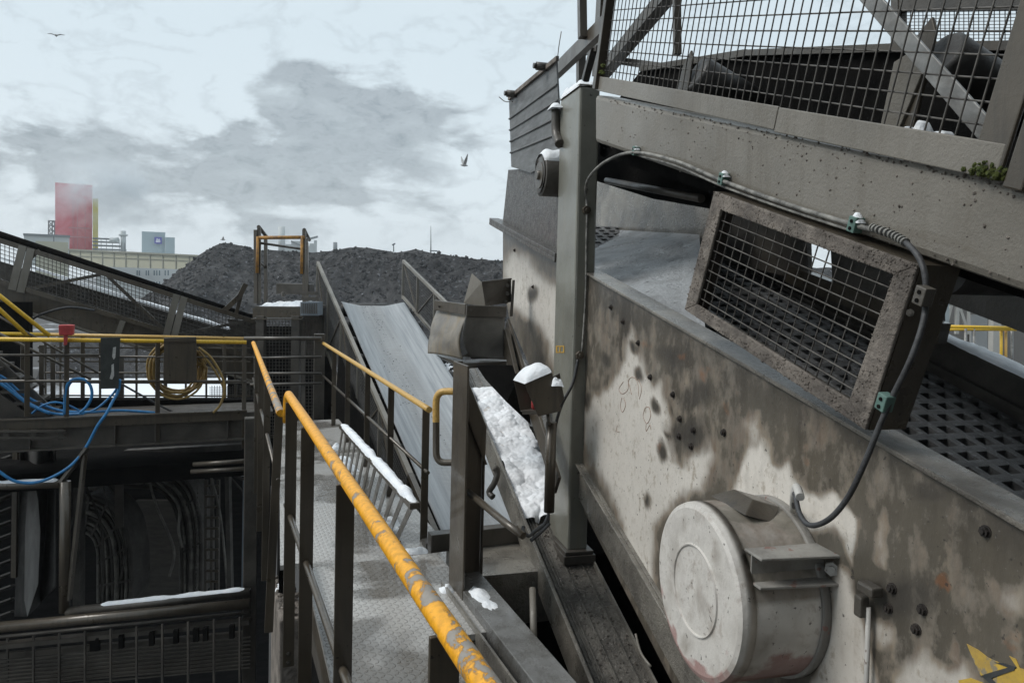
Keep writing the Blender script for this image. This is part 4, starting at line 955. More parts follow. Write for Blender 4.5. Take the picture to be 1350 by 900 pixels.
# underside black
mb = MB(); q = [pS(791, 196, DC+.16), pS(1560, 470, DC+.16), pS(1560, 560, DC+.5), pS(1235, 372, DC+.55), pS(900, 262, DC+.6), pS(791, 222, DC+.6)]
mb.slab([pS(790, 150, DC+.15), pS(1600, 330, DC+.15), pS(1600, 475, DC+.15), pS(1190, 330, DC+.15), pS(791, 205, DC+.15)], NS*.02)
a0, a1 = pS(791, 215, DC+.2), pS(1600, 500, DC+.2)
mb.slab([pS(800, 208, DC+.16), pS(1600, 478, DC+.16), pS(1600, 478, DC+.16)+NS*.75-UP*.04, pS(800, 208, DC+.16)+NS*.75-UP*.04], UP*.04); mb.build('underside', black, UC)
mb = MB(); c = pS(1247, 352, DC+.2); mb.tube([c, c+NS*.5], .075, 24); mb.build('return_roller', roller_m, UC)
# dark bundle bar under beam at left (behind the column)
mb = MB(); mb.tube([pS(800, 238, 1.9), pS(925, 262, 1.9)], .022, 10); mb.build('lower_bar', steel_d, UC)
mb = MB(); mb.slab([pS(900, 225, 2.8), pS(1062, 260, 2.8), pS(1066, 372, 2.8), pS(900, 330, 2.8)], NS*.03)
mb.slab([pS(1092, 270, 2.8), pS(1235, 300, 2.8), pS(1240, 440, 2.8), pS(1098, 385, 2.8)], NS*.03); mb.build('back_panel', steel_d, UC)
mb = MB(); mb.bar(pS(1040, 360, 2.78), pS(1245, 440, 2.78), .05, .10, NS); mb.build('back_rail', steel, UC)
# snow on lower far bar right
mb = MB(); mb.bar(pS(1255, 372, 2.1), pS(1420, 430, 2.1), .1, .12, NS); mb.build('lower_stringer', steel_d, UC)
# idlers
for (x, y, D, rr) in ((918, 96, 1.75, .088), (1240, 72, 1.72, .075)):
    c = pS(x, y, D); T2 = MB(); ax = (NS*.8-UP*.35).normalized()
    T2.tube([c, c+ax*.012, c+ax*.36], rr, 24, rad=[rr*.86, rr, rr]); ir = T2.build('idler_roller', roller_m, UC)
    T2 = MB(); w0 = c-NS*.03-bl*.10; T2.slab([w0+bu*.02, w0-bu*.32-bl*.05, w0-bu*.32+bl*.11, w0+bl*.09+bu*.06, w0+bl*.06+bu*.10], NS*.012); T2.build('bracket', steel, ir, .003)
T2 = MB(); c = pS(1185, 150, 1.68); T2.slab([pS(1178, 82, 1.68), pS(1200, 68, 1.68), pS(1218, 90, 1.68), pS(1180, 182, 1.68), pS(1158, 176, 1.68)], NS*.012); T2.build('roller_bracket', steel_l, UC, .003)
# far mesh guard
q = [pS(1185, 68, 3.0), pS(1600, 70, 3.0), pS(1600, -80, 3.0), pS(1185, -60, 3.0)]
mb = MB(); mb.bar(q[0], q[3], .06, .05, NS); mb.bar(pS(1185, 8, 3.0), pS(1600, -2, 3.0), .05, .06, NS); mb.bar(pS(1080, 75, 3.0), pS(1600, 62, 3.0), .05, .04, NS); mb.build('far_guard_frame', steel_d, UC)
mb = MB(); mb.rods(*q, 52, 30, .0022, .002, 4); mb.build('far_mesh_panel', rodd_m, UC)
rnd = random.Random(21)
mb = MB()
for i in range(420):
    x = rnd.uniform(800, 1500); y = ln_(x) + rnd.choice((1, 1, 1, 0))*rnd.random()*(190+.352*(x-791)-127-.205*(x-793))*.97
    if rnd.random() < .45: y = ln_(x) + abs(rnd.gauss(0, 7))
    mb.chunk(pS(x, y+2, DC), rnd.uniform(.0015, .0045), i)
tag(mb.build('caked_dirt', MATS['coal_dust_crust'], UC), kind='stuff')
# dark diagonal and truss seen through the left of the mesh
T = thing('dark_truss', 'dark lattice truss rising behind the left end of the mesh guard', 'truss', pS(830, 110, 2.5))
mb = MB(); mb.bar(pS(792, 100, 2.4), pS(900, -30, 2.4), .1, .10, NS); mb.build('diagonal_bar', steel_d, T)
mb = MB(); mb.bar(pS(800, 78, 2.5), pS(925, 96, 2.5), .05, .06, NS); mb.build('cross_bar', steel_d, T)
mb = MB(); mb.bar(pS(797, -20, 2.45), pS(790, 100, 2.45), .1, .12, NS); mb.build('upright', steel, T)
# small snow blocks on conveyor
for i, (x, y, s) in enumerate(((1199, 173, .022), (1217, 168, .02), (1243, 179, .03))):
    c = pS(x, y+2, DG+.05); mb = lumpy([c-bl*s-NS*s, c+bl*s-NS*s, c+bl*s+NS*s, c-bl*s+NS*s], 12, 12, .028, i, .3, 8)
    tag(mb.build('snow_lump', snow_m), 'small snow lumps behind the wire mesh beside the pale bracket', 'snow', 'snow lumps behind the upper mesh', 'stuff')
def moss(x, y, D, r, label, n=90, sd=0):
    mb = MB(); rnd = random.Random(sd); c = pS(x, y, D)
    for i in range(n):
        p = c + bl*rnd.gauss(0, r) + bu*abs(rnd.gauss(0, r*.45)) + NS*rnd.gauss(0, r*.25); mb.chunk(p, rnd.uniform(.003, .008), i)
    tag(mb.build('moss', moss_m), label, 'moss', kind='stuff')
moss(1300, 232, DG, .03, 'green moss growing on the beam under the right mesh post', 170, 1); moss(793, 97, DG-.01, .012, 'green moss tuft at the foot of the left mesh post', 80, 2); moss(795, 88, DG-.01, .010, 'small moss tuft on the left mesh post', 40, 3)

# ================================================================ COLUMN
k0 = pS(765, 112, DC-.03)
def colp(z): return V((k0.x, k0.y, z))
zb = pS(724, 727, DC).z
basep = on_plane(746, 724, k0, AS); 
ztop = pS(766, 112, DC-.03).z; zbot = on_plane(752, 726, k0, AS).z
T = thing('support_column', 'thick grey box section column with a snow cap standing in front of the screening machine', 'column', V((k0.x, k0.y, zbot)))
CW, CD = .125, .37
cen = V((k0.x, k0.y, 0)) + NS*CW/2 + AS*CD/2
mb = MB(); mb.box(V((cen.x, cen.y, zbot)), CW, CD, ztop-zbot, NS, AS); mb.build('shaft', column_m, T, .014)
mb = MB(); mb.box(V((cen.x, cen.y, zbot-.012)), CW+.05, CD+.08, .02, NS, AS); mb.slab([V((cen.x, cen.y, zbot-.014))+NS*(a_*(CW/2+.035))+AS*(b_*(CD/2+.05))-UP*0 for a_, b_ in ((-1, -1), (1, -1), (1, 1), (-1, 1))], UP*-.05); mb.build('base_plate', steel_d, T, .003)
mb = MB(); mb.box(V((cen.x, cen.y, ztop)), CW+.01, CD+.01, .01, NS, AS); mb.build('cap_plate', steel_l, T, .003)
q = V((cen.x, cen.y, ztop+.012)); mb = lumpy([q-NS*.07-AS*.19, q+NS*.075-AS*.19, q+NS*.07+AS*.19, q-NS*.07+AS*.19], 30, 40, .06, 6, .22, 8)
tag(mb.build('snow_cap', snow_m), 'snow cap on top of the thick grey column', 'snow', kind='stuff')
# yellow sticker letters
mb = MB(); c = on_plane(733, 460, k0-NS*.0005, NS)
def left_face(px, py): return on_plane(px, py, k0-NS*.0015, NS)
stk = mat('orange_stencil', (.50, .30, .04), (.32, .2, .05), .6, .8, 0, 60, 0)
for (a, b_, c_, d_) in ((733, 455.5, 744, 457), (733, 463.5, 744, 465), (733, 457, 734.8, 464), (742.5, 457, 744, 464), (737.5, 457, 739, 464)):
    mb.slab([left_face(a, b_), left_face(c_, b_), left_face(c_, d_), left_face(a, d_)], -NS*.001)
mb.build('stencil_mark', stk, T)

# ================================================================ INCLINED CHANNEL carrying the column
ch = V((cen.x, cen.y, zbot-.012))
sL = pS(700, 790, 1.12)
CH = thing('inclined_channel', 'wide inclined steel channel full of wet grit and snow under the thick column', 'channel beam', ch - US*1.0 - UP*.3)
# channel web: width wC centred under the column
off_l, off_r = -.24, .085
top_k = 2.75; bot_k = -3.4
wl = ch + NS*off_l; wr = ch + NS*off_r
def cp(k, lat, up=0): return ch + US*k + NS*lat + VS*up
mb = MB(); mb.slab([cp(top_k, off_l), cp(bot_k, off_l), cp(bot_k, off_r), cp(top_k, off_r)], VS*-.012)
for lat in (-.19, -.17, -.15, -.085, .02): mb.bar(cp(top_k-.0, lat, .004), cp(bot_k, lat, .004), .008, .012, NS)
mb.build('web', hoodm2, CH)
mb = MB(); mb.bar(cp(top_k, off_l-.006, -.02), cp(bot_k, off_l-.006, -.02), .012, .2, NS); mb.bar(cp(top_k, off_l-.006, .075), cp(bot_k, off_l-.006, .075), .02, .012, NS); mb.build('left_flange', wetst, CH, .003)
mb = MB(); mb.bar(cp(-.2, off_r+.006, .0), cp(bot_k, off_r+.006, .0), .012, .06, NS); mb.build('right_flange', wetst, CH, .003)
a, b_ = cp(1.35, -.10, .004), cp(.12, -.10, .004); c_, d_ = cp(.12, .12, .004), cp(1.35, .12, .004)
mb = clumps([cp(.20, -.23, .004), cp(.20, .11, .004), cp(2.0, .11, .004), cp(2.15, -.23, .004)], 70, 380, .10, 330, 8, VS, rr=(.028, .085)); tag(mb.build('channel_snow', snowdirty), 'lumpy wet snow filling the inclined channel beside the column', 'snow', kind='stuff')
rnd = random.Random(2); mb = MB()
for i in range(900): mb.chunk(cp(rnd.uniform(-2, 1.35), rnd.uniform(-.22, .10), .004), rnd.uniform(.002, .006), i)
tag(mb.build('grit', crust), 'coal grit scattered in the inclined channel', 'grit', kind='stuff')
# cross rung behind column, slatted walkway pieces between channel and plate
T = thing('machine_grating', 'grey bar grating strip between the snow filled channel and the machine plate', 'grating', cp(1.2, .3, -.1))
mb = MB(); 
for i in range(30): mb.bar(cp(1.5-i*.035, .14, -.02), cp(1.5-i*.035-.1, .40, -.02), .02, .006, VS)
mb.bar(cp(1.5, .14, -.02), cp(.4, .14, -.02), .03, .01, VS); mb.bar(cp(1.5, .40, -.02), cp(.4, .40, -.02), .03, .01, VS); mb.build('bars', steel_l, T)

# ================================================================ POST, sill beam, cross beams
fb = on_z(590, 786, ZN); pp = on_z(597, 757, ZN+.05)
T = thing('wide_flange_post', 'dark wide flange post beside the walkway holding up the inclined channel', 'post', V((pp.x+.06, pp.y, ez+ZN)))
ptop = ez + on_z(602, 480, -1).z*0 
def zat(px, py, p): # height above on vertical line through p
    r = ray(px, py); k = V((p.x-EYE.x, p.y-EYE.y)).length/V((r.x, r.y)).length; return EYE.z + r.z*k
zt = zat(603, 476, pp)
r_ = on_z(636, 757, ZN+.05); wpost = (r_-pp).dot(NW)
mb = MB(); mb.slab([V((pp.x-.005, pp.y+.02, ez+ZN-.1)), V((pp.x-.005, pp.y-.22, ez+ZN-.1)), V((pp.x-.005, pp.y-.22, zt)), V((pp.x-.005, pp.y+.02, zt))], NW*-.012)
mb.slab([V((pp.x, pp.y, ez+ZN)), V((pp.x+wpost, pp.y, ez+ZN)), V((pp.x+wpost, pp.y, zt-.36)), V((pp.x+wpost*.2, pp.y, zt)), V((pp.x, pp.y, zt))], AW*.012); mb.slab([V((pp.x+wpost+.003, pp.y+.1, ez+ZN)), V((pp.x+wpost+.003, pp.y-.02, ez+ZN)), V((pp.x+wpost+.003, pp.y-.02, zt-.38)), V((pp.x+wpost+.003, pp.y+.1, zt-.38))], NW*.01)
mb.build('shaft', steel, T, .003)
GP = lambda x, y: zoff(x, y, Y=pp.y-.02)
mb = MB(); mb.slab([GP(607, 478), GP(607, 524), GP(639, 606), GP(641, 562)], AW*-.008); mb.bar(GP(606, 521), GP(641, 612), .012, .012, AW); mb.build('gusset', steel, T, .002)
mb = MB(); mb.tube(catmull([at(652, 616, 3.6), at(656, 622, 3.6), at(652, 636, 3.6), at(645, 648, 3.62), at(650, 655, 3.6)], 4), .016, 8); mb.build('hook', steel_d, T)
# sill
s0 = on_z(596, 760, ZN+.05); s1 = on_z(704, 900, ZN+.05); sw = (on_z(636, 757, ZN+.05)-s0).dot(NW)
ds = (s1-s0).normalized()
T = thing('sill_beam', 'low steel box beam patched with wet snow at the foot of the wide flange post', 'beam', V((s0.x, 2.6, ez+ZN-.2)))
mb = MB(); a = s0+NW*sw*.5; b_ = a + ds*2.6; mb.bar(a+ds*-.03-UP*.09, b_-UP*.09, sw, .18, NW); mb.build('beam', mat('wet_shiny_steel', (.26, .26, .255), (.13, .125, .115), .10, .4, .3, 4, .3, 40, speck=(70, (.02, .02, .02), .8, .68)), T, .004)
mb = MB(); mb.bar(s0+ds*-.02-UP*.07-NW*.05, s0+ds*2.6-UP*.07-NW*.05, .012, .09, NW); mb.bar(s0-ds*.02-UP*.13-NW*.03, s0+ds*2.6-UP*.13-NW*.03, .07, .012, NW); mb.build('side_angle', wetst, T)
c = s0+ds*.28+NW*sw*.42+UP*.002; mb = lumpy([c-ds*.22-NW*.06, c-ds*.22+NW*.06, c+ds*.22+NW*.05, c+ds*.22-NW*.06], 30, 60, .022, 12, .5, 9); tag(mb.build('snow_patch', snow_m), 'thin melting snow patch on the low box beam', 'snow', kind='stuff')
c = on_z(588, 776, ZN+.005); mb = lumpy([c-NW*.04-AW*.05, c+NW*.04-AW*.05, c+NW*.04+AW*.05, c-NW*.04+AW*.05], 16, 16, .05, 13, .5, 9); tag(mb.build('snow_lump', snow_m), 'snow lump at the foot of the wide flange post', 'snow', kind='stuff')
# cross beams behind
T = thing('cross_beam', 'dark horizontal beam running behind the wide flange post towards the machine', 'beam', on_z(640, 720, ZN))
yb = pp.y + .55
xA, xB = zoff(566, 712, Y=yb).x, zoff(715, 705, Y=yb).x; zc = zoff(640, 706, Y=yb).z
mb = MB(); mb.bar(V((xA, yb, zc)), V((xB, yb, zc)), .11, .08, UP); mb.build('beam', steel_d, T, .004)
mb = MB(); mb.box(V((xA+.1, yb+.3, zc-1.2)), .1, .1, 1.1); mb.build('leg', steel_d, T)
mb = MB(); z_ = ez+ZN-.02; mb.slab([V((pp.x+wpost-.02, pp.y+.1, z_)), V((xB+.1, pp.y+.02, z_)), V((xB+.1, yb, z_)), V((pp.x+wpost-.02, yb, z_))], UP*-.3); tag(mb.build('ledge_plate', wetst), 'gritty wet ledge between the wide flange post and the inclined channel', 'ledge')
mb = MB(); mb.tube([at(617, 648, 3.9), at(668, 690, 3.5), at(690, 706, 3.4)], .018, 10); mb.build('brace_pipe', steel, T)
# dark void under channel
# black panels put in where the space below lies in shade
T = thing('void_panels', 'black panels standing in for the shaded void below the inclined channel and the stained plate', 'void panel', V((1.9, 2.5, ez-4)))
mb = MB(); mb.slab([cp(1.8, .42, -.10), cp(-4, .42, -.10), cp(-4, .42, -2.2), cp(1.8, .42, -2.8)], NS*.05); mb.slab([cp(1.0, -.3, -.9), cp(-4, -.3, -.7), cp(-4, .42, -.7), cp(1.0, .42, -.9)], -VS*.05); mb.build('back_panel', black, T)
mb = MB(); mb.slab([V((s0.x+.25, pp.y+.5, ez-1.8)), V((2.6, pp.y+.5, ez-1.8)), V((2.6, pp.y+.5, ez-4)), V((s0.x+.25, pp.y+.5, ez-4))], AW*.05); mb.slab([V((s0.x-.5, -.5, ez-2.7)), V((2.6, -.5, ez-2.7)), V((2.6, pp.y+.6, ez-2.7)), V((s0.x-.5, pp.y+.6, ez-2.7))], UP*-.05); mb.build('void_panel', black, T)
mb = MB(); mb.tube([at(702, 775, 3.6), at(704, 850, 3.4)], .016, 8); mb.build('stub_pipe', steel_l, T); mb = MB(); mb.tube(catmull([at(838, 835, 3.0), at(845, 860, 2.95), at(858, 878, 2.9)], 4), .005, 6); mb.build('stub_pipe', steel_l, T)
# yellow hoop
T = thing('grab_hoop', 'bent grab hoop yellow above and bare grey below left of the wide flange post', 'grab handle', at(585, 612, 4.35))
hp = catmull([at(600, 516, 4.3), at(585, 516, 4.32), at(578, 520, 4.33), at(575, 530, 4.34), at(575, 556, 4.34)], 5)
mb = MB(); mb.tube(hp, .021, 12, caps=False); mb.build('upper_bend', yel2, T)
mb = MB(); mb.tube([at(575, 555, 4.34)]+catmull([at(575, 590, 4.34), at(576, 602, 4.33), at(583, 609, 4.32), at(601, 609, 4.3)], 5), .0205, 12, caps=False); mb.build('lower_bend', steel, T)

# ================================================================ SCRAPER CHUTE with rubber flaps
dS = 5.0
T = thing('scraper_chute', 'small chute with two hanging rubber flaps above the grey belt', 'chute', at(618, 478, dS))
flapL = mat('flap_pale_rubber', (.27, .245, .205), (.15, .14, .125), .3, .5, 0, 5, .1, 30, streak=(.22, .17, .10)); flapR = mat('flap_grey_rubber', (.135, .13, .12), (.085, .082, .076), .3, .5, 0, 5, .1, 30)
g0, g1 = at(574, 406, dS+.45), at(612.5, 415, dS)
h0, h1 = at(570, 460, dS+.33), at(608.5, 474, dS+.03)
mb = MB()
def fl(u, v):
    a = g0.lerp(g1, u); b = h0.lerp(h1, u); p = a.lerp(b, v); out = (HR*-1-HF*.6).normalized()
    return p + out*(.05*math.sin(v*math.pi*.9)-.02 + .05*max(0, v-.6)*(1-u)*2) + UP*-.03*(1-u)**2*v
mb.grid(fl, 16, 20); mb.build('rubber_flap', flapL, T, solid=.008)
mb = MB(); k0_, k1_ = at(614, 416, dS-.02), at(664.5, 417, dS+.15); m0_, m1_ = at(627, 472, dS+.10), at(664.5, 471, dS+.15)
def fr_(u, v):
    a = k0_.lerp(k1_, u); b = m0_.lerp(m1_, u); p = a.lerp(b, v); return p + HR*(-.055*math.sin(v*math.pi*.8)*(1-u)**1.5) - HF*.04*math.sin(v*math.pi)
mb.grid(fr_, 16, 20); mb.build('rubber_flap', flapR, T, solid=.008)
mb = MB(); a, b_ = at(573, 402, dS+.43), at(614, 408, dS-.03); mb.bar(a, b_, .012, .075, HF)
mb.build('clamp_strip', steel, T, .004); mb = MB(); a, b_ = at(614.5, 409.5, dS-.04), at(667, 411, dS+.13); mb.bar(a, b_, .02, .075, HF)
mb.build('clamp_strip', steel_d, T, .004)
for (x, y, dd) in ((579, 404, .33), (592, 406, .22), (607, 408, .06), (621, 409, -.06), (657, 412, .05)):
    mb = MB(); mb.bolt(at(x, y, dS+dd), -HF, .009, .008); mb.build('bolt', steel_d, T)
mb = MB(); mb.slab([at(622, 360, dS+.3), at(635, 372, dS+.2), at(640, 404, dS+.2), at(611, 400, dS+.35)], HF*.01); mb.build('side_gusset', steel_l, T)
mb = MB(); mb.slab([at(634, 372, dS+.25), at(674, 367.5, dS+.5), at(674, 398, dS+.5), at(639, 404, dS+.25)], HF*.01); mb.bar(at(634, 372, dS+.24), at(674, 367.5, dS+.49), .012, .012, UP); mb.build('back_plate', steel_d, T)
mb = MB(); mb.slab([at(675.5, 369, dS+.45), at(679, 369, dS+.45), at(676, 417, dS+.45), at(672, 417, dS+.45)], HF*.05); mb.build('mount_flange', steel_d, T)
for (x, y) in ((669, 376), (669, 387), (667, 398)): mb = MB(); mb.bolt(at(x, y, dS+.42), -HF, .016, .015); mb.build('bolt', steel_d, T)
mb = MB(); mb.slab([at(608, 470, dS+.05), at(668, 474, dS+.2), at(664, 440, dS+.3), at(640, 404, dS+.3), at(600, 410, dS+.45), at(585, 462, dS+.4)], HF*.02)
mb.slab([at(575, 468, dS+.3), at(610, 479, dS), at(668, 476, dS+.2), at(668, 482, dS+.2), at(612, 486, dS), at(590, 478, dS+.3)], HF*.2); mb.build('hopper_body', steel_d, T)
mb = MB(); mb.bar(at(680, 500, 4.9), at(666, 440, 5.15), .03, .12, NS); mb.bar(at(735, 640, 4.2), at(668, 430, 5.3), .02, .14, NS); mb.build('side_rail', steel, T, .004)
mb = MB(); mb.slab([at(628, 482, 4.8), at(690, 482, 4.95), at(700, 560, 4.7), at(668, 530, 4.6), at(640, 500, 4.7)], HF*.05); mb.build('drip_plate', black, T)

# ================================================================ HOOD, drum, truss at head end
T = thing('head_hood', 'grey ribbed rubber hood sheet hung at the head end of the screening machine', 'hood', pS(700, 228, DP))
rib_m = mat('ribbed_hood_rubber', (.15, .155, .155), (.09, .092, .092), .4, .6, 0, 3, .15, 40, stretch=(1, 1, 5))
q = [pS(671, 133, DP-.02), pS(733, 80, DP-.02), pS(740, 205, DP-.02), pS(700, 228, DP-.02), pS(674, 220, DP-.02)]
mb = MB(); mb.slab(q, NS*.012)
for i in range(4):
    f_ = .28+.17*i; a = q[0].lerp(q[4], f_+.0); b_ = q[1].lerp(q[2], f_-.02); mb.tube([a-NS*.004, b_-NS*.004], .008, 6)
mb.build('rubber_sheet', rib_m, T)
mb = MB(); mb.bar(pS(671, 130, DP-.03), pS(735, 77, DP-.03), .02, .03, NS); mb.build('edge_strip', crust, T)
for (x, y) in ((676, 124), (716, 88)): mb = MB(); c = pS(x, y, DP-.05); mb.tube([c-NS*.05, c+NS*.05], .028, 12); mb.tube([c-NS*.07, c-NS*.05], .02, 8); mb.build('clamp_nut', steel_d, T)
mb = MB(); mb.tube(catmull([pS(676, 134, DP-.04), pS(666, 134, DP-.06), pS(658, 128, DP-.1)], 4), .004, 5); mb.tube(catmull([pS(735, 78, DP-.03), pS(737, 60, DP-.05), pS(740, 42, DP-.03)], 4), .003, 5); mb.build('loose_wire', steel_d, T)
mb = MB(); mb.slab([pS(784, 186, 1.95), pS(940, 245, 1.95), pS(940, 276, 1.95), pS(860, 262, 1.95), pS(784, 238, 1.95)], NS*.03); mb.build('underside_fill', black, UC)  # black panel added to fill the sky gap with shade
T = thing('snow_capped_drum', 'dark round pulley drum with snow on top beside the column', 'drum', pS(720, 255, 1.3))
mb = MB(); c = pS(711, 231, 1.34); mb.tube([c+NS*.015, c, c+NS*.01, c+NS*.012, c+NS*.30], .1, 36, rad=[.108, .116, .130, .133, .133]); mb.build('shell', steel_d, T, .002)
mb = MB(); mb.tube([c-NS*.02, c+NS*.02], .03, 16); mb.tube([c-NS*.004, c+NS*.004], .085, 24); mb.build('hub', steel, T)
mb = MB()
def sc(u, v):
    a_ = R_(38+104*u); k = math.sin(math.pi*u)**.6*min(1, v*8+.15); rr = .134 + .035*k*(1+.4*noise.noise(V((u*5, v*6, 0)))); return c + NS*(.0+.28*v) + AS*math.cos(a_)*rr + UP*math.sin(a_)*rr - UP*.004
mb.grid(sc, 20, 24); tag(mb.build('snow_cap', snow_m), 'snow lying on the dark round pulley drum', 'snow', kind='stuff')
T = thing('head_truss', 'dark bolted steel bars rising behind the top of the column', 'truss', pS(760, 100, 1.9))
mb = MB(); mb.bar(pS(728, 100, 1.7), pS(800, 30, 1.7), .05, .10, NS); mb.build('diagonal_bar', steel, T)
mb = MB(); mb.bar(pS(768, 50, 1.65), pS(767, -20, 1.65), .05, .05, NS); mb.build('upright', steel, T)
mb = MB(); mb.bar(pS(766, 70, 1.95), pS(766, 115, 1.95), .06, .06, NS); mb.bar(pS(770, 112, 1.9), pS(783, 62, 1.9), .05, .04, NS); mb.bar(pS(760, 72, 1.92), pS(790, 64, 1.92), .05, .04, NS); mb.build('bracket', steel_d, T)
mb = MB(); mb.tube(catmull([pS(733, 145, DP-.1), pS(733, 175, DP-.1), pS(738, 190, DP-.1)], 4), .03, 8); tag(mb.build('hose_elbow', steel_d), 'dark elbow piece with snow between the hood sheet and the column', 'pipe elbow')
c = pS(734, 146, DP-.1)+UP*.02; mb = lumpy([c-NS*.05-AS*.06, c+NS*.04-AS*.06, c+NS*.04+AS*.06, c-NS*.05+AS*.06], 14, 14, .06, 22, .45, 9); tag(mb.build('snow_lump', snow_m), 'snow lump on the dark elbow left of the column', 'snow', kind='stuff')

# ================================================================ WINDOW BOX GUARD
DW = 1.40
T = thing('mesh_window_guard', 'crusty square mesh guard box tilted against the top of the stained side plate', 'machine guard', pS(1050, 480, DW+.1))
def pw(x, y, o=0): return pS(x, y, DW+o)
O = [(941, 252), (1210, 349), (1140, 567), (902, 408)]; I = [(950, 277), (1177, 362), (1119, 527), (918, 401)]
mb = MB()
for i in range(4):
    j = (i+1) % 4; mb.slab([pw(*O[i]), pw(*O[j]), pw(*I[j]), pw(*I[i])], NS*.012)
mb.build('face_frame', crust, T, .004)
mb = MB(); rnd = random.Random(33)
for i in range(1300):
    k = rnd.choice((0, 0, 1, 2, 2, 2, 3)); u = rnd.random(); v = rnd.betavariate(1.1, 1.1); j = (k+1) % 4
    o_ = (O[k][0]+(O[j][0]-O[k][0])*u, O[k][1]+(O[j][1]-O[k][1])*u); i_ = (I[k][0]+(I[j][0]-I[k][0])*u, I[k][1]+(I[j][1]-I[k][1])*u)
    if noise.noise(V((o_[0]*.03, o_[1]*.03, v*2))) < -.12: continue
    mb.chunk(pw(o_[0]+(i_[0]-o_[0])*v, o_[1]+(i_[1]-o_[1])*v), rnd.uniform(.0012, .004), i)
tag(mb.build('caked_dirt', crust, T), kind='stuff')
mb = MB()
for i in range(4):
    j = (i+1) % 4; a, b_ = pw(*O[i]), pw(*O[j]); inn = (sum((pw(*k) for k in O), V())/4 - (a+b_)/2).normalized(); mb.slab([a+NS*.013, b_+NS*.013, b_+NS*(.10 if i != 1 else .13), a+NS*(.10 if i != 1 else .13)], inn*.008)
mb.build('side_wall', steel, T)
mb = MB(); mb.rods(pw(948, 274, .018), pw(1180, 361, .018), pw(1122, 530, .018), pw(916, 402, .018), 17, 10, .0025, .003, 6); mb.build('mesh_panel', rod_m, T)
mb = MB(); mb.bolt(pS(1200, 412, DW+.02), -NS-AS, .01, .012); mb.build('bolt', steel_d, T)

# ================================================================ CABLES
def cable(name, pts, r, m, label=None, cat='cable', parent=None, k=8):
    mb = MB(); mb.tube(catmull(pts, k), r, 10); o = mb.build(name, m, parent)
    if label: tag(o, label, cat)
    return o
face = lambda x, y: on_plane(x, y, k0 - AS*.012, AS)
CB = thing('exciter_cable', 'grey cable clipped along the overhead beam and looping down to the exciter cover', 'cable', pS(1150, 600, 1.3))
cable('beam_run', [face(774, 275), face(772, 250), at(778, 232, 4.0), pS(800, 212, DC-.03), pS(835, 201, DC-.03), pS(890, 212, DC-.025), pS(954, 239, DC-.025), pS(1040, 270, DC-.02), pS(1128, 297, DC-.025), pS(1165, 306, DC-.03)], .0075, conduit, parent=CB)
mb = MB(); mb.tube(catmull([pS(845, 206, DC-.02), pS(890, 218, DC-.015), pS(954, 246, DC-.015), pS(1040, 277, DC-.012), pS(1120, 303, DC-.015)], 8), .005, 8); mb.build('second_run', conduit, CB)
cable('loop_run', [pS(1150, 300, DC-.04), pS(1180, 311, DC-.06), pS(1203, 328, DC-.09), pS(1217, 352, DC-.1), pS(1221, 385, DC-.1), pS(1217, 425, DC-.12), pS(1200, 475, DC-.14), pS(1178, 520, DC-.15), pS(1160, 560, DC-.17), pS(1140, 610, DC-.18), pS(1118, 655, DC-.19), pS(1093, 684, DC-.2), pS(1068, 692, DC-.2), pS(1054, 676, DC-.19), pS(1048, 650, DC-.15), pS(1047, 668, DC-.08)], .0072, cable_d, parent=CB)
mb = MB(); P_ = catmull([pS(1150, 300, DC-.04), pS(1180, 311, DC-.06), pS(1203, 328, DC-.09), pS(1217, 352, DC-.1)], 6)
for i, p in enumerate(P_[:10]): mb.tube([p, p+(P_[i+1]-p)*.4], .0115, 10)
mb.build('wrap', conduit, CB)
mb = MB(); mb.tube(catmull([pS(1046, 672, DP-.02), pS(1047, 655, DC-.12), pS(1050, 642, DC-.14), pS(1055, 655, DC-.17)], 5), .012, 10); mb.build('gland', grey_paint, CB)
def clip(x, y, D, m=clip_m, s=1.0, snow=True):
    c = pS(x, y, D); mb = MB(); mb.bar(c-bu*.022*s, c+bu*.022*s, .03*s, .032*s, NS); cl = mb.build('cable_clip', m, CB, .003)
    for dz in (-.011, .009):
        mb = MB(); mb.tube([c+bu*dz*s-NS*.0145*s, c+bu*dz*s-NS*.018*s], .005*s, 10); mb.build('clip_hole', black, cl)
    if snow:
        q = c+bu*.022*s; mb = lumpy([q-bl*.018-NS*.015, q+bl*.018-NS*.015, q+bl*.018+NS*.015, q-bl*.018+NS*.015], 8, 8, .018, int(x), .4, 8)
        tag(mb.build('snow_lump', snow_m), 'dab of snow on a green cable clip of the overhead beam', 'snow', 'snow dabs on the cable clips', 'stuff')
clip(838, 199, DC-.02, s=.95); clip(954, 236, DC-.02, s=1.0); clip(1128, 296, DC-.025)
clip(1218, 390, DC-.12, steel_d, 1.0, False); clip(1167, 530, DC-.16, s=.95, snow=False)
CV = thing('column_conduit', 'thin conduit with two junction knobs running down the front of the thick column', 'conduit', face(760, 600))
cable('upper_run', [face(774, 272), face(773, 320), face(772, 390), face(767, 466)], .006, conduit, parent=CV)
for (x, y) in ((773, 277), (764, 468)):
    mb = MB(); c = face(x, y)+AS*.006; mb.tube([c+AS*.006, c-AS*.022], .026, 6, smooth=False); mb.tube([c-AS*.022, c-AS*.03], .012, 8); mb.build('junction_knob', steel, CV, .003)
cable('lower_run', [face(762, 474), face(755, 505), face(742, 530), face(735, 550), face(732, 565)], .009, cable_d, parent=CV)
mb = MB(); c = at(727, 556, 4.15); c2 = at(724, 678, 4.12); mb.tube([c, V((c.x, c.y, c2.z))], .03, 14); mb.build('sleeve', steel, CV)
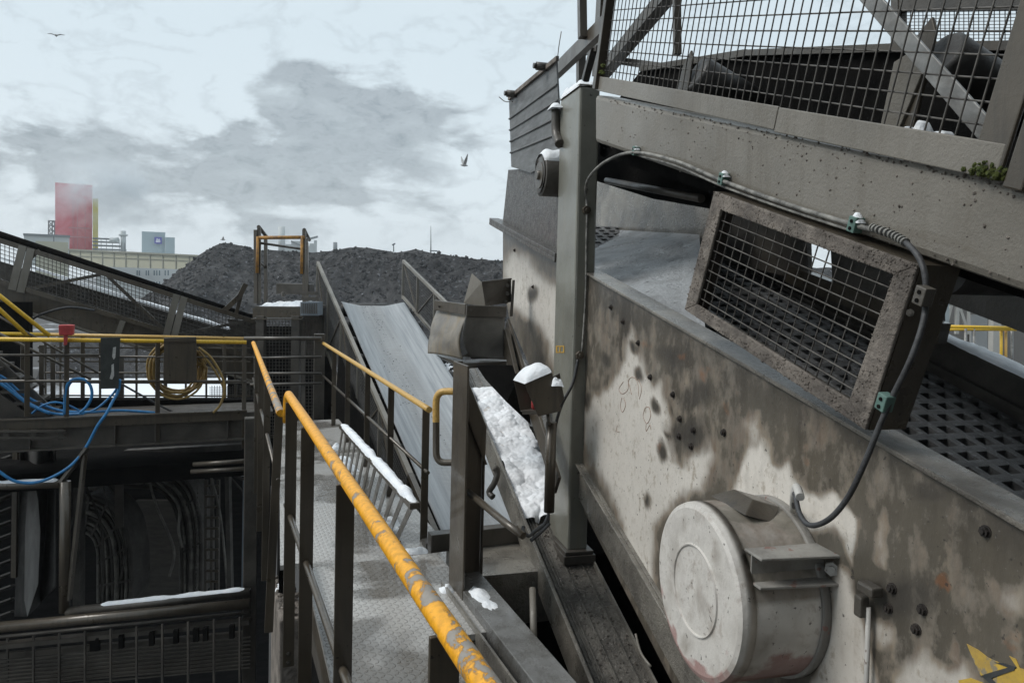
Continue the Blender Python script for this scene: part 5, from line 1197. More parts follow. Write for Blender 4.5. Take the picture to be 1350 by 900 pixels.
cable('tail_run', [at(723, 678, 4.1), at(718, 690, 4.0), at(705, 700, 3.95), at(697, 706, 3.9), at(690, 700, 3.9), at(690, 694, 3.92)], .010, cable_d, parent=CV)
mb = MB(); mb.tube(catmull([at(724, 690, 4.0), at(712, 702, 3.95), at(700, 712, 3.9)], 4), .01, 8); mb.build('spare_tail', cable_d, CV)

# ================================================================ EMERGENCY STOP
dE = 4.05
T = thing('emergency_stop', 'emergency stop in a dark shield box with a red button and snow on top', 'emergency stop', at(715, 555, dE))
A_, B_, C_, D_ = at(692, 507, dE), at(727, 492, dE+.02), at(739, 541, dE+.02), at(709, 548, dE); E_, F_ = at(677.5, 502, dE+.22), at(686, 541, dE+.22); G_ = at(712, 489, dE+.24); H_ = at(722, 536, dE+.24)
mb = MB(); mb.slab([A_, B_, C_, D_], HF*.006); mb.slab([A_+UP*.001, B_+UP*.001, G_, E_], UP*.006); mb.slab([D_, C_, H_, F_], UP*-.004); mb.slab([B_, C_, H_, G_], HR*.005); mb.slab([E_, G_, H_, F_], HF*.005); mb.build('shield', steel, T, .002)
mb = MB(); cN = (A_+D_)/2*.5+(B_+C_)/2*.5; bp_ = at(703, 530, dE+.11); mb.tube([bp_+HR*.06, bp_+HR*.02, bp_-HR*.0, bp_-HR*.01], .04, 20, rad=[.03, .045, .045, .03]); mb.build('button', red_m, T)
mb = MB(); mb.bar(at(690, 543, dE+.1), at(728, 541, dE+.05), .02, .05, UP); mb.tube([at(722, 545, dE+.05), at(724, 560, dE+.05)], .01, 8); mb.build('bracket', steel_d, T)
mb = MB(); mb.slab([at(728, 497, dE+.05), at(738, 492, dE+.15), at(744, 525, dE+.15), at(738, 535, dE+.05)], HF*.02); mb.build('rear_box', steel_d, T)
mid = (A_+B_+G_+E_)/4
mb = MB()
def dome(u, v):
    a = E_.lerp(G_, u).lerp(A_.lerp(B_, u), v); k = (max(0, math.sin(math.pi*u))**.42)*(max(0, math.sin(math.pi*v))**.4); a = mid + (a-mid)*1.04
    return a + UP*(.006+.072*k*(1+.15*noise.noise(V((u*3, v*3, 0)))))
mb.grid(dome, 30, 24); tag(mb.build('snow_cap', snow_m), 'rounded snow cap on the emergency stop box', 'snow', kind='stuff')
c = at(735, 505, dE+.02); mb = lumpy([c-HR*.035-HF*.04, c+HR*.035-HF*.04, c+HR*.03+HF*.04, c-HR*.03+HF*.04], 16, 16, .07, 31, .4, 9); tag(mb.build('snow_lump', snow_m), 'small snow lump behind the emergency stop box', 'snow', kind='stuff')

# ================================================================ RIGHT BACKGROUND through the gap
T = thing('grey_building', 'grey clad plant building with braced steelwork seen through the gap at the right', 'building', at(1300, 480, 26))
mb = MB(); mb.slab([at(1225, 345, 30), at(1420, 345, 30), at(1420, 620, 30), at(1225, 620, 30)], HF*6); mb.build('wall', flat('dim_cladding', (.17, .16, .15), sc=2), T)
mb = MB(); mb.slab([at(1280, 415, 29.8), at(1302, 415, 29.8), at(1302, 480, 29.8), at(1280, 480, 29.8)], HF*.1); mb.build('door', flat('door_grey', (.30, .31, .31), sc=2), T)
mb = MB()
for (a, b_, w_) in (((1262, 396), (1261, 440), .12), ((1312, 395), (1311, 470), .3), ((1262, 398), (1277, 440), .1), ((1278, 398), (1275, 440), .08), ((1255, 398), (1248, 425), .1), ((1250, 399), (1350, 403), .12), ((1322, 430), (1350, 432), .15)):
    mb.bar(at(*a, 28), at(*b_, 28), w_, w_, HF)
mb.build('steelwork', flat('pale_steelwork', (.42, .41, .38), sc=2), T)
mb = MB(); mb.bar(at(1242, 385, 27), at(1240, 520, 27), .35, .35, HF); mb.build('pale_post', flat('pale_post_grey', (.33, .37, .38), sc=2), T)
T = thing('yellow_barrier', 'bright yellow barrier rails beyond the far side of the screening machine', 'handrail', at(1300, 470, 16))
for (x0, y0, x1, y1) in ((1238, 430, 1332, 432), (1236, 434, 1340, 434)):
    mb = MB(); mb.cyl(at(x0, y0, 16), at(x1, y1, 15.8), .035, 10); mb.build('rail', yel3, T)
for x, m in ((1320, yel3), (1326, yel2), (1334, frame_m), (1284, frame_m), (1273, frame_m)):
    mb = MB(); mb.cyl(at(x, 433, 15.9), at(x, 500, 15.9), .03, 8); mb.build('post', m, T)
# ================================================================ LEFT PLATFORM with railings
Yp = on_z(325, 451, -.8).y
def yp(x, y, dy=0): return zoff(x, y, Y=Yp+dy)
LX0 = yp(-120, 500).x; LX1 = yp(326, 500).x
zfl = yp(160, 548).z
T = thing('yellow_handrail', 'long yellow handrail across the left platform with hoses hung over it', 'handrail', V(((LX0+LX1)/2, Yp, zfl)))
def hbar(x0, y0, x1, y1, r, m, nm, dy=0, par=None, n=12):
    mb = MB(); mb.tube([yp(x0, y0, dy), yp(x1, y1, dy)], r, n); return mb.build(nm, m, par or T)
hbar(-90, 446, 325, 451, .0235, yel3, 'top_rail'); hbar(-90, 468, 131, 468, .015, steel, 'mid_rail'); hbar(158, 470, 325, 471, .012, steel, 'mid_rail'); hbar(-90, 502, 325, 502.5, .015, steel, 'mid_rail')
for x, yb_ in ((36, 549), (88, 549), (208, 586), (322, 590), (-20, 549)):
    mb = MB(); mb.bar(yp(x, 450), yp(x-.5, yb_), .05, .014, V((.9, .4, 0))); mb.build('post', steel, T, .002)
T = thing('yellow_handrail', 'rear orange and yellow handrail on the far side of the left platform', 'handrail', V(((LX0+LX1)/2, Yp+1.1, zfl)))
hbar(-90, 438.5, 66, 441, .0235, yel3, 'top_rail', 1.1); hbar(66, 441, 336, 446.5, .022, yel2, 'top_rail', 1.1)
for y in (470, 491, 504): hbar(60 if y < 500 else 110, y, 335, y+1, .013, steel, 'mid_rail', 1.1)
for x in (30, 109, 218, 296): mb = MB(); mb.bar(yp(x, 442, 1.1), yp(x, 540, 1.1), .045, .014, V((.9, .4, 0))); mb.build('post', steel, T)
mb = MB(); z1 = yp(160, 547).z
mb.slab([V((LX0, Yp+.02, zfl-.02)), V((LX1+.3, Yp+.02, zfl-.02)), V((LX1+.3, Yp+.75, zfl-.02)), V((LX0, Yp+.75, zfl-.02))], UP*-.05)
tag(mb.build('platform_floor', steel_d), kind='structure')
T = thing('platform_girder', 'dark steel girder carrying the left platform', 'girder', V(((LX0+LX1)/2, Yp, zfl-.4)))
ztf, zw0, zbf = yp(160, 547).z, yp(160, 560).z, yp(160, 586).z
mb = MB(); mb.slab([V((LX0, Yp-.03, ztf)), V((LX1, Yp-.03, ztf)), V((LX1, Yp-.03, zw0)), V((LX0, Yp-.03, zw0))], AW*.012); mb.bar(V((LX0, Yp-.03, ztf)), V((LX1, Yp-.03, ztf)), .02, .05, UP); mb.build('toe_plate', steel, T, .003)
mb = MB(); mb.slab([V((LX0, Yp+.03, zw0+.01)), V((LX1, Yp+.03, zw0+.01)), V((LX1, Yp+.03, zbf)), V((LX0, Yp+.03, zbf))], AW*.012); mb.bar(V((LX0, Yp-.01, zbf)), V((LX1, Yp-.01, zbf)), .12, .015, AW)
for x in (40, 152, 205, 300): p = yp(x, 573); mb.bar(V((p.x, Yp-.01, zw0)), V((p.x, Yp-.01, zbf)), .012, .07, NW)
mb.build('web', steel_d, T, .002)
T = thing('cable_tray', 'narrow ladder tray running along the left end of the platform girder', 'cable tray', yp(40, 585))
for y in (569, 577.5):
    mb = MB(); mb.bar(yp(-90, y, -.12), yp(87, y-1, -.12), .02, .03, UP); mb.build('side_bar', steel_d, T)
for x in (8, 44, 80): mb = MB(); mb.bar(yp(x, 566, -.1), yp(x, 580, -.1), .05, .02, NW); mb.build('rung', steel_d, T)
# red box
T = thing('red_box', 'small faded red box with a stem clamped on the yellow platform handrail', 'call point', yp(86, 455, -.06))
mb = MB(); mb.slab([yp(77, 428.5, -.12), yp(96.5, 428.5, -.12), yp(95.5, 442, -.12), yp(77.5, 442, -.12)], AW*.12); mb.build('casing', red_m, T, .008)
mb = MB(); mb.slab([yp(83.5, 441, -.1), yp(89, 441, -.1), yp(87.5, 455, -.1), yp(84, 455, -.1)], AW*.05); mb.build('stem', red_m, T, .004)
# boards
board = mat('scuffed_black_board', (.035, .040, .036), (.018, .02, .019), .45, .7, 0, 5, .1)
T = thing('black_board', 'black board with pale scuffs hanging on the yellow platform handrail', 'board', yp(145, 512, -.08))
mb = MB(); mb.slab([yp(132.5, 445, -.08), yp(158.5, 444.5, -.08), yp(156, 512, -.08), yp(132.5, 512.5, -.08)], AW*.02); mb.build('sheet', board, T, .003)
for pts in ([(149, 458), (153, 457), (152, 471), (150, 474), (148, 470)], [(147, 481), (150, 479), (150.5, 495), (148, 500), (144.5, 499), (147, 490)]):
    mb = MB(); mb.slab([yp(x, y, -.082) for x, y in pts], AW*-.003); mb.build('scuff', mat('pale_scuff', (.5, .5, .48), (.35, .35, .33), .7, .8, 0, 20, 0), T)
mb = MB(); mb.slab([yp(216, 448, -.08), yp(259, 447, -.08), yp(259.5, 502, -.08), yp(216, 501, -.08)], AW*.025); mb.bar(yp(216, 448, -.09), yp(259, 447, -.09), .05, .03, UP)
tag(mb.build('grey_board', steel, bevel=.003), 'plain brown grey board hanging in front of the ochre hose coil', 'board')
# ochre hose coil
T = thing('hose_coil', 'coiled ochre hose hanging on the platform handrail behind the plain board', 'hose', yp(235, 515, .06))
rnd = random.Random(4); mb = MB(); pts = []
for k in range(9*24):
    a_ = k/24*2*math.pi; i = int(k/24); cx, cy = 233+3*math.sin(i*2.1), 484+2*math.cos(i*1.3); rx, ry = 32+5*math.sin(i*1.7+1), 30+4*math.cos(i*2.3)
    pts.append(yp(cx+rx*math.cos(a_), cy+ry*math.sin(a_) + (6 if math.sin(a_) > 0 else 0), .03+.012*i+.01*math.sin(a_*3)))
mb.tube(pts, .013, 8); mb.build('loops', hose_y, T)
mb = MB(); mb.tube(catmull([yp(262, 458, -.03), yp(277, 470, -.05), yp(290, 490, -.05), yp(296, 510, -.05), yp(291, 532, -.05), yp(281, 544, -.05)], 6), .014, 8)
mb.tube(catmull([yp(262, 462, -.0), yp(281, 485, -.0), yp(295, 512, -.0), yp(296, 525, -.0)], 6), .013, 8); mb.build('tail', hose_y, T)
# blue hoses
T = thing('blue_hose_bundle', 'bundle of bright blue hoses snaking over the left platform floor', 'hose', yp(60, 548, .1))
B = [
 [(-10, 490, .3), (8, 500, .3), (28, 518, .3), (55, 533, .3), (85, 542, .25), (120, 543, .2), (160, 541, .2), (205, 544, .2)],
 [(-10, 494, .2), (8, 506, .2), (30, 526, .2), (58, 541, .2), (80, 546, .2), (110, 545, .1)],
 [(-10, 498, .1), (10, 512, .1), (38, 533, .1), (66, 545, .1)],
 [(85, 546, 0), (86, 520, 0), (89, 506, 0), (97, 500, 0), (110, 500, .0), (119, 508, 0), (121, 522, 0), (114, 536, 0), (105, 544, 0)],
 [(88, 542, .1), (87, 522, .1), (92, 505, .1), (104, 500, .1)],
 [(158, 500, -.05), (156, 515, -.05), (148, 530, -.1), (140, 545, -.15), (128, 562, -.15), (114, 588, -.15), (95, 612, -.2), (70, 628, -.2), (45, 636, -.2), (20, 634, -.2), (0, 622, -.2), (-15, 610, -.2)],
 [(42, 545, .15), (55, 535, .15), (72, 530, .15), (90, 534, .15), (108, 543, .15)],
 [(110, 545, .2), (128, 538, .2), (148, 520, .2), (156, 508, .1)],
 [(160, 506, .3), (185, 520, .3), (210, 534, .3), (228, 543, .3)]]
for i, p in enumerate(B):
    mb = MB(); mb.tube(catmull([yp(*q) for q in p], 6), .016 if i < 6 else .012, 8); mb.build('hose', blue_m if i < 8 else cable_d, T)
# stairs at far left
T = thing('yellow_stair_rail', 'steep yellow stair handrails coming down to the left end of the platform', 'stair', yp(20, 540, .3))
for (a, b_, m_, r_2) in (((-60, 342), (66, 443), yel3, .0235), ((-60, 352), (35, 441), yel3, .0235), ((-40, 420), (120, 500), steel, .015), ((-40, 445), (60, 510), steel, .015), ((-40, 395), (130, 492), steel, .012)):
    mb = MB(); mb.tube([yp(*a, .45), yp(*b_, .45)], r_2, 10); mb.build('rail', m_, T)
mb = MB(); mb.bar(yp(-40, 455, .4), yp(60, 545, .4), .04, .2, AW); mb.bar(yp(-60, 490, .3), yp(36, 560, .3), .04, .2, AW); mb.build('stringer', steel_d, T)
for i in range(6): a = yp(-30+i*17, 470+i*15, .35); mb = MB(); mb.bar(a-AW*.1, a+AW*.5, .25, .03, NW); mb.build('tread', steel_d, T)
for x, y0, y1, w_, dd, lab in ((18, 398, 452, .42, 3.2, 'wide black column behind the stairs at the left edge'), (158, 470, 545, .10, 1.6, 'slim dark column behind the black board')):
    mb = MB(); a = yp(x, y0, dd); mb.box(V((a.x, a.y, -0 + yp(x, y1+150, dd).z)), w_, w_*.6, a.z-yp(x, y1+150, dd).z); tag(mb.build('steel_column', black if w_ > .2 else steel_d), lab, 'column')
for i, (x, lab) in enumerate(((55, 'leftmost thin bare post between the stairs and the red box'), (70, 'thin bare post just left of the red box'))):
    mb = MB(); a = yp(x, 455, .8); mb.bar(a, yp(x, 548, .8), .05, .03, NW); tag(mb.build('thin_post', steel), lab, 'post')
# clutter lattice behind rear rail
T = thing('rear_barrier', 'grey lattice barrier standing on the snow behind the left platform', 'barrier', yp(200, 530, 3))
for x in (60, 80, 132, 180, 245, 272, 310): mb = MB(); mb.bar(yp(x, 450, 2.6), yp(x, 530, 2.6), .03, .02, NW); mb.build('post', steel, T)
for y in (458, 476, 503, 521): mb = MB(); mb.bar(yp(50, y, 2.6), yp(330, y+1, 2.6), .02, .035, NW); mb.build('bar', steel, T)
mb = MB(); mb.strips(yp(276, 508, 2.7), yp(330, 508, 2.7), yp(330, 530, 2.7), yp(276, 530, 2.7), 16, 8, .008); mb.build('mesh_panel', rod_m, T)
mb = MB(); mb.slab([yp(20, 527, .8), yp(335, 527, .8), yp(335, 560, .8), yp(20, 560, .8)], AW*.2); tag(mb.build('dark_kerb_beam', black), 'black beam along the back of the left platform floor', 'beam')

# ================================================================ LEFT INCLINED CONVEYOR
Yc = Yp + 3.6
def yc(x, y, dy=0): return zoff(x, y, Y=Yc+dy)
T = thing('side_conveyor', 'long mesh sided conveyor sloping down from the upper left behind the platform', 'conveyor', yc(150, 450))
def ln(x, x0, y0, x1, y1): return y0+(y1-y0)*(x-x0)/(x1-x0)
TT = lambda x: ln(x, 35, 329, 330, 422); LL = lambda x: ln(x, 33, 381, 330, 470)
def cbar(x0, y0, x1, y1, w_, h_, m_, nm, dy=0):
    mb = MB(); mb.bar(yc(x0, y0, dy), yc(x1, y1, dy), w_, h_, AW); return mb.build(nm, m_, T)
cbar(-80, TT(-80)-1, 336, TT(336), .05, .07, steel, 'upper_rail'); cbar(-80, LL(-80), 336, LL(336), .05, .07, steel, 'lower_rail')
mb = MB(); mb.tube([yc(-80, TT(-80)-10, .3), yc(336, TT(336)-4, .3)], .05, 8); mb.build('black_pipe', black, T)
cbar(-80, LL(-80)+14, 336, LL(336)+18, .14, .36, steel, 'side_channel', .15); cbar(-80, LL(-80)+28, 336, LL(336)+31, .2, .03, steel_l, 'channel_flange', .1)
mb = MB(); mb.slab([yc(-80, LL(-80)-26, 1.1), yc(336, LL(336)-26, 1.1), yc(336, LL(336)+30, 1.1), yc(-80, LL(-80)+30, 1.1)], AW*.05); mb.build('belt_body', steel_d, T)
mb = MB(); mb.slab([yc(-80, TT(-80)-14, 1.5), yc(336, TT(336)-4, 1.5), yc(336, TT(336)+0, 1.5), yc(-80, TT(-80)-8, 1.5)], AW*.05); mb.build('rear_rail', steel, T)
for (x0, x1) in ((-60, 24), (36, 228), (236, 330)):
    mb = MB(); a, b_, c_, d_ = yc(x0, TT(x0)), yc(x1, TT(x1)), yc(x1, LL(x1)), yc(x0, LL(x0)); L = (b_-a).length
    mb.strips(a, b_, c_, d_, int(L/.055), int((d_-a).length/.055), .0085); mb.build('mesh_panel', rod_m, T)
for x in (23, 34, 226, 236): 
    mb = MB(); mb.bar(yc(x+7, TT(x)-1, -.03), yc(x-7, LL(x)+4, -.03), .03, .10, AW); mb.build('mesh_post', steel_l, T)
cbar(36, 381, 132, 362, .03, .05, steel, 'brace', .02); cbar(140, 362, 218, 436, .03, .05, steel, 'brace', .02); cbar(36, 345, 52, 330, .03, .05, steel, 'brace', .02); cbar(-5, 366, 14, 378, .03, .05, steel, 'brace', .02); cbar(240, 440, 320, 424, .03, .05, steel_d, 'brace', .02)
for x in (60, 110, 165, 215, 270): mb = MB(); mb.cyl(yc(x, LL(x)-12, .25), yc(x, LL(x)-12, 1.0), .09, 14); mb.build('idler_roller', roller_m, T)
mb = snow_ridge(yc(-60, LL(-60)-31, 1.05), yc(330, LL(330)-28, 1.05), .10, .04, AW, 4, 120, 6, 2, False, .8); tag(mb.build('snow_ridge', snow_m), 'long snow strip lying inside the mesh sided conveyor', 'snow', kind='stuff')
mb = MB(); mb.tube(catmull([yc(42, 421, -.2), yc(55, 414, -.2), yc(90, 405, -.2), (yc(125, 409, -.2))], 6), .02, 6); mb.build('loose_cable', cable_d, T)
mb = MB(); mb.bar(yc(162, 423, -.1), yc(154, 444, -.1), .03, .08, AW); mb.build('bracket', steel_l, T)
mb = MB(); mb.bar(yc(324, 374, .2), yc(315, 392, .2), .08, .08, AW); mb.bar(yc(315, 391, .2), yc(294, 411, .2), .08, .08, AW); mb.bar(yc(318, 388, .25), yc(310, 418, .25), .06, .06, AW); tag(mb.build('bent_jib', steel), 'bent steel arm sticking up at the lower end of the mesh sided conveyor', 'bracket')
# dark support frame behind platform under conveyor
mb = MB(); mb.slab([yc(300, 420, .4), yc(345, 425, .4), yc(345, 545, .4), yc(322, 545, .4), yc(318, 490, .4)], AW*.1); tag(mb.build('steel_sheet', steel_d), 'dark sheet at the lower end of the mesh sided conveyor', 'sheet wall')
# dull low heap of spoil seen between rails
mb = MB(); rnd = random.Random(8)
def lowheap(u, v):
    p = on_z(40+330*u, 502, -8.9); c = V((p.x, p.y, 0)); z = gz + 3.4*math.sin(math.pi*min(1, v))*(.75+.4*noise.noise(V((u*5, v*2, 0)))) + .5*noise.fractal(V((u*9, v*9, 2)), 1, 2, 5)
    return V((c.x, c.y + 2 + 12*v, z))
mb.grid(lowheap, 90, 40); tag(mb.build('low_coal_heap', coal_m, recalc=False), 'low coal heap on the snowy yard behind the left platform rails', 'coal heap')

# ================================================================ PIT below the platform
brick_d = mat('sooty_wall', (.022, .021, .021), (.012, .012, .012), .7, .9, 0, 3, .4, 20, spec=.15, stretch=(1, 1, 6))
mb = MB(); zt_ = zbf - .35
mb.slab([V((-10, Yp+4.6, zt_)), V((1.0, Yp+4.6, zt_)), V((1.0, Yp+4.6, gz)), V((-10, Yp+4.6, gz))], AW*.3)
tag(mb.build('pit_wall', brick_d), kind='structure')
mb = MB(); mb.slab([V((-10, Yp+.3, zt_+.02)), V((.5, Yp+.3, zt_+.02)), V((.5, Yp+3.9, zt_+.02)), V((-10, Yp+3.9, zt_+.02))], UP*-.2); tag(mb.build('pit_shade_slab', black), kind='structure')  # hidden slab added to keep daylight off the pit
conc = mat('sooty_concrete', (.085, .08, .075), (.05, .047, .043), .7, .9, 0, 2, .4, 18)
zc_ = on_z(100, 868, -5.0).z
mb = MB(); mb.slab([V((-10, 2, zc_)), V((.4, 2, zc_)), V((.4, Yp-.4, zc_)), V((-10, Yp-.4, zc_))], UP*-.3); tag(mb.build('pit_floor', conc), kind='structure')
dP = 9.6
pit_s = mat('pit_dusty_steel', (.075, .069, .06), (.03, .027, .024), .5, .8, 0, 3, .4, 25); pit_l = mat('pit_pale_cable', (.19, .18, .16), (.08, .076, .068), .5, .8, 0, 6, .3, 30)
def A(x, y, d=dP): return at(x, y, d)
# arched cable racks
def arch(outer, inner, n, d, label, thick=.5):
    T = thing('cable_rack', label, 'cable rack', A(*outer[-1], d)); O_ = catmull([A(*p, d) for p in outer], 6); I_ = catmull([A(*p, d) for p in inner], 6)
    m_ = min(len(O_), len(I_)); O_ = O_[:m_]; I_ = I_[:m_]
    mb = MB()
    for i in range(m_-1): mb.slab([O_[i], O_[i+1], I_[i+1], I_[i]], HF*thick)
    bmesh.ops.remove_doubles(mb.bm, verts=mb.bm.verts, dist=.001); mb.build('backing', pit_s, T)
    for j in range(n+1):
        f_ = j/n; mb = MB(); mb.tube([O_[i].lerp(I_[i], f_)-HF*(.03+.02*(j % 2)) for i in range(m_)], .022 if j % 3 else .035, 7); mb.build('cable', pit_l if j % 2 else pit_s, T)
    for i in range(3, m_, 7): mb = MB(); mb.bar(O_[i]-HF*.05, I_[i]-HF*.05, .05, .03, HF); mb.build('rung', pit_s, T)
arch([(112, 653), (132, 656), (150, 667), (165, 690), (172, 718), (175, 755), (174, 792)], [(112, 700), (118, 701), (126, 708), (131, 722), (132, 740), (132, 765), (132, 792)], 7, 10.6, 'lower arched rack of sooty cables bending down in the dark pit')
arch([(118, 618), (165, 612), (205, 612), (240, 628), (258, 655), (266, 700), (266, 784)], [(118, 642), (165, 640), (205, 642), (224, 655), (235, 676), (241, 715), (242, 790)], 6, 11.4, 'upper arched rack of sooty cables curving over in the dark pit')
T = thing('cable_ladder', 'upright ladder rack beside the upper arched cable rack', 'cable ladder', A(280, 785, 11))
for x in (272, 280, 288): mb = MB(); mb.bar(A(x, 632, 11), A(x-1, 780, 11), .05, .04, HF); mb.build('stile', steel_d, T)
for i in range(10): y = 640+i*14; mb = MB(); mb.bar(A(271, y, 10.95), A(288, y, 10.95), .025, .03, HF); mb.build('rung', steel, T)
mb = MB(); mb.slab([A(178, 660, 12.4), A(236, 660, 12.4), A(236, 790, 12.4), A(178, 790, 12.4)], HF*.1); tag(mb.build('brick_panel', mat('sooty_brick', (.055, .052, .046), (.03, .028, .026), .8, .9, 0, 3, .6, 12, stretch=(1, 1, 5))), 'sooty brick panel between the two arched cable racks', 'wall')
T = thing('hanging_chain', 'thin hanging chain with pale links in front of the arched cable rack', 'chain', A(259, 790, 9.9))
mb = MB()
for i in range(34):
    p = A(262-i*.12, 590+i*5.8, 9.9); mb.tube([p, p-UP*.028], .010, 5)
mb.build('links', rod_m, T)
# vertical hanging tarp
T = thing('hanging_sheet', 'long ragged grey sheet hanging beside a pipe at the lower left', 'hanging sheet', A(50, 812, 8.8))
sh = mat('sooty_sheet', (.05, .048, .045), (.028, .027, .026), .6, .9, 0, 2, .2, 20); sh2 = mat('pale_sheet_streak', (.21, .205, .195), (.12, .115, .11), .6, .8, 0, 2, .2, 20, stretch=(4, 4, .6))
mb = MB()
def shf(u, v):
    x = 26+48*u - 6*v*(1-u); y = 590 + (v*(222 - 55*max(0, u-.3))) ; return A(x, y, 8.8+.12*math.sin(u*9+v*2))
mb.grid(shf, 30, 40); mb.build('cloth', sh, T, solid=.01)
mb = MB(); mb.slab([A(38, 618, 8.6), A(42, 615, 8.6), A(50, 660, 8.6), A(53, 700, 8.6), (A(50, 770, 8.6)), A(36, 812, 8.6), A(32, 790, 8.6), A(33, 700, 8.6)], HF*.01); mb.build('pale_strip', sh2, T)
T = thing('louvre_wall', 'leaning dark slats at the lower left edge of the photo', 'louvre', A(5, 815, 9))
for i in range(13):
    mb = MB(); y = 600+i*17; mb.bar(A(-40, y+22, 9), A(20, y, 9), .16, .02, HF-UP*.3); mb.build('slat', steel_d, T)
mb = MB(); mb.bar(A(22, 590, 8.9), A(20, 760, 8.9), .07, .06, HF); mb.build('frame_post', steel, T)
# pipes
def pipe(x0, y0, x1, y1, r, d0_, d1_, m_, label, snow=0, sd=0, nm='pipe', w=None):
    mb = MB(); a, b_ = A(x0, y0, d0_), A(x1, y1, d1_)
    if w: mb.bar(a, b_, w, r, HF)
    else: mb.tube([a, b_], r, 14)
    tag(mb.build(nm, m_), label, 'pipe' if not w else 'beam')
    if snow:
        s = (b_-a).cross(UP); mb = snow_ridge(a.lerp(b_, snow[0])+UP*r*.75, a.lerp(b_, snow[1])+UP*r*.75, r*1.5, .03, s, sd, 120, 6, 4, True, .6); tag(mb.build('snow_ridge', snow_m), 'snow along the ' + label, 'snow', kind='stuff')
pipe(-30, 641, 80, 637.5, .045, 8, 8, steel, 'short level pipe meeting the upright pipe at the left edge', (0, 1), 1)
pipe(86, 634, 85, 806, .055, 8, 8, steel, 'upright pipe beside the hanging ragged sheet')
pipe(80, 636, 115, 590, .03, 8, 8.1, steel, 'short slanting bar above the upright pipe', nm='strut', w=.09)
pipe(112, 598, 91, 790, .03, 8.1, 8, steel, 'long slanting perforated angle bar in front of the pit', nm='angle_bar', w=.06)
pipe(88, 806, 330, 780, .05, 8, 8.2, steel_d, 'snow topped pipe rising to the right across the pit', (.15, 1), 2)
pipe(-30, 829, 330, 795, .055, 7.8, 8.1, steel, 'bare pipe just below the snow topped pipe')
pipe(-30, 853, 330, 818, .05, 7.9, 8.2, steel_d, 'upper dark beam below the bare pipe', nm='beam', w=.10)
pipe(-30, 842, 330, 807, .02, 8.1, 8.3, steel_d, 'thin dark conduit between the bare pipe and the beam', nm='pipe')
pipe(255, 612, 330, 607, .025, 8.4, 8.4, steel, 'upper short rail beside the bright snow gap', nm='rail')
pipe(252, 621.5, 330, 617, .025, 8.4, 8.4, steel, 'lower short rail beside the bright snow gap', nm='rail')
mb = MB(); mb.slab([A(268, 613, 11), A(330, 609, 11), A(330, 628, 11), A(300, 626, 11)], HF*.05); tag(mb.build('snow_patch', snow_m), 'bright snowy slab glimpsed under the platform at the right', 'snow', kind='stuff')
mb = MB(); mb.bar(A(325, 632, 9.8), A(323, 775, 9.8), .1, .06, HF); tag(mb.build('blue_grey_post', flat('blue_grey_paint', (.16, .19, .22), sc=3)), 'narrow blue grey post at the right of the pit', 'post')
T = thing('mesh_screen', 'dark louvred screen with thin cross wires at the bottom left', 'screen', A(150, 890, 8))
mb = MB()
for i in range(9): y = 856+i*5; mb.bar(A(-30, y+17, 7.9), A(330, y-17, 8.2), .02, .016, HF)
mb.build('wire', steel_d, T)
mb = MB()
for i in range(10): x = 10+i*34; mb.bar(A(x, 828-(x-150)*.09, 7.95), A(x, 915-(x-150)*.09, 7.95), .02, .02, HF)
mb.build('upright', steel_d, T); mb = MB(); mb.slab([A(-30, 846+18, 8.1), A(330, 846-14, 8.4), A(330, 880, 8.4), A(-30, 904, 8.1)], HF*.05); mb.build('backing', steel_d, T)
for i, (x, w_) in enumerate(((118, 12), (156, 6), (196, 6), (228, 6), (254, 7), (267, 6), (302, 6))):
    mb = MB(); y = 838-(x-150)*.09; mb.slab([A(x, y, 7.98), A(x+w_, y-.5, 7.98), A(x+w_, y+17, 7.98), A(x, y+17.5, 7.98)], HF*.04); mb.build('dark_slot', black, T)
# right dark column of the pit
mb = MB(); a = A(331, 585, 8.3); mb.box(V((a.x, a.y, gz)), .14, .14, a.z-gz+.3); tag(mb.build('steel_column', steel_d, bevel=.006), 'dark steel column at the right edge of the pit under the handrail corner', 'column')


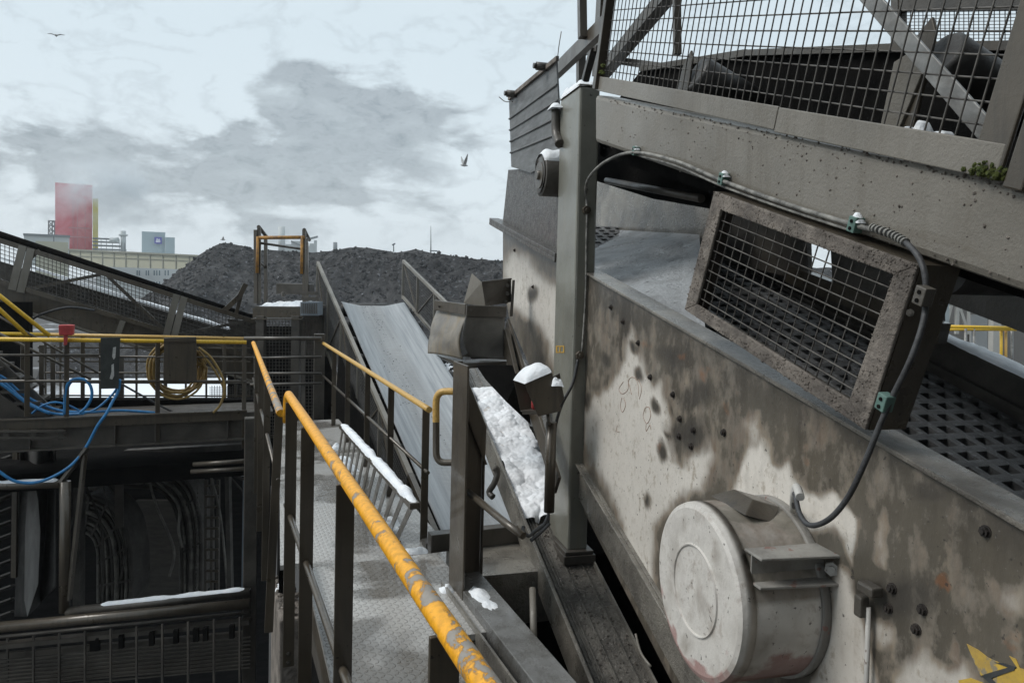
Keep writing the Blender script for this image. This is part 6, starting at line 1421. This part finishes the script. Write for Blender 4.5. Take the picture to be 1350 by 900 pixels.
# loose cables and struts in the pit
T = thing('loose_cables', 'loose sooty cables drooping across the dark pit between the racks', 'cable', A(200, 700, 10.5)); rnd = random.Random(17)
for i in range(12):
    x0 = rnd.uniform(95, 300); y0 = rnd.uniform(600, 640); x1 = x0+rnd.uniform(-15, 60); y1 = rnd.uniform(690, 785); d = rnd.uniform(9.7, 12)
    mb = MB(); mb.tube(catmull([A(x0, y0, d), A(x0+(x1-x0)*.7+rnd.uniform(-10, 10), y0+(y1-y0)*.35, d), A(x1+rnd.uniform(-6, 6), y0+(y1-y0)*.75, d), A(x1, y1, d)], 6), rnd.choice((.012, .018, .025)), 6); mb.build('cable', pit_l if i % 3 == 0 else pit_s, T)
for i, (a, b_, d, w_, lab) in enumerate((((95, 600), (320, 588), 9.5, .12, 'upper dusty cross beam under the platform girder'), ((118, 628), (262, 600), 10.2, .08, 'slanting dusty beam above the arched cable racks'), ((300, 600), (304, 785), 10.6, .10, 'upright dusty beam right of the cable ladder'), ((105, 610), (104, 800), 9.9, .14, 'upright dusty beam left of the arched cable racks'))):
    mb = MB(); mb.bar(A(*a, d), A(*b_, d), w_, w_*.6, HF); tag(mb.build('pit_beam', pit_s), lab, 'beam')
# unseen wall added behind the viewer to darken the faces turned towards it
T = thing('shade_wall', 'unseen corrugated wall added behind the viewpoint to block sky light', 'wall', V((3.5, -2.6, gz)))
mb = MB()
for i in range(72): mb.bar(V((-3.0+i*.16, -2.55, gz)), V((-3.0+i*.16, -2.55, ez+9)), .08, .06, NW)
mb.slab([V((-3.1, -2.6, gz)), V((8.6, -2.6, gz)), V((8.6, -2.6, ez+9)), V((-3.1, -2.6, ez+9))], AW*-.1); mb.build('cladding', steel_d, T)
# haze
hz = bpy.data.materials.new('haze_air'); nt = nodes_of(hz); t = NT(nt); o = t.n('ShaderNodeOutputMaterial'); pv = t.n('ShaderNodeVolumePrincipled')
pv.inputs['Color'].default_value = (.88, .93, .96, 1); pv.inputs['Density'].default_value = .0005; t.l(pv.outputs[0], o.inputs['Volume'])
mb = MB(); mb.box(V((0, 300, gz-2)), 1640, 1640, 75); tag(mb.build('haze', hz), kind='stuff')
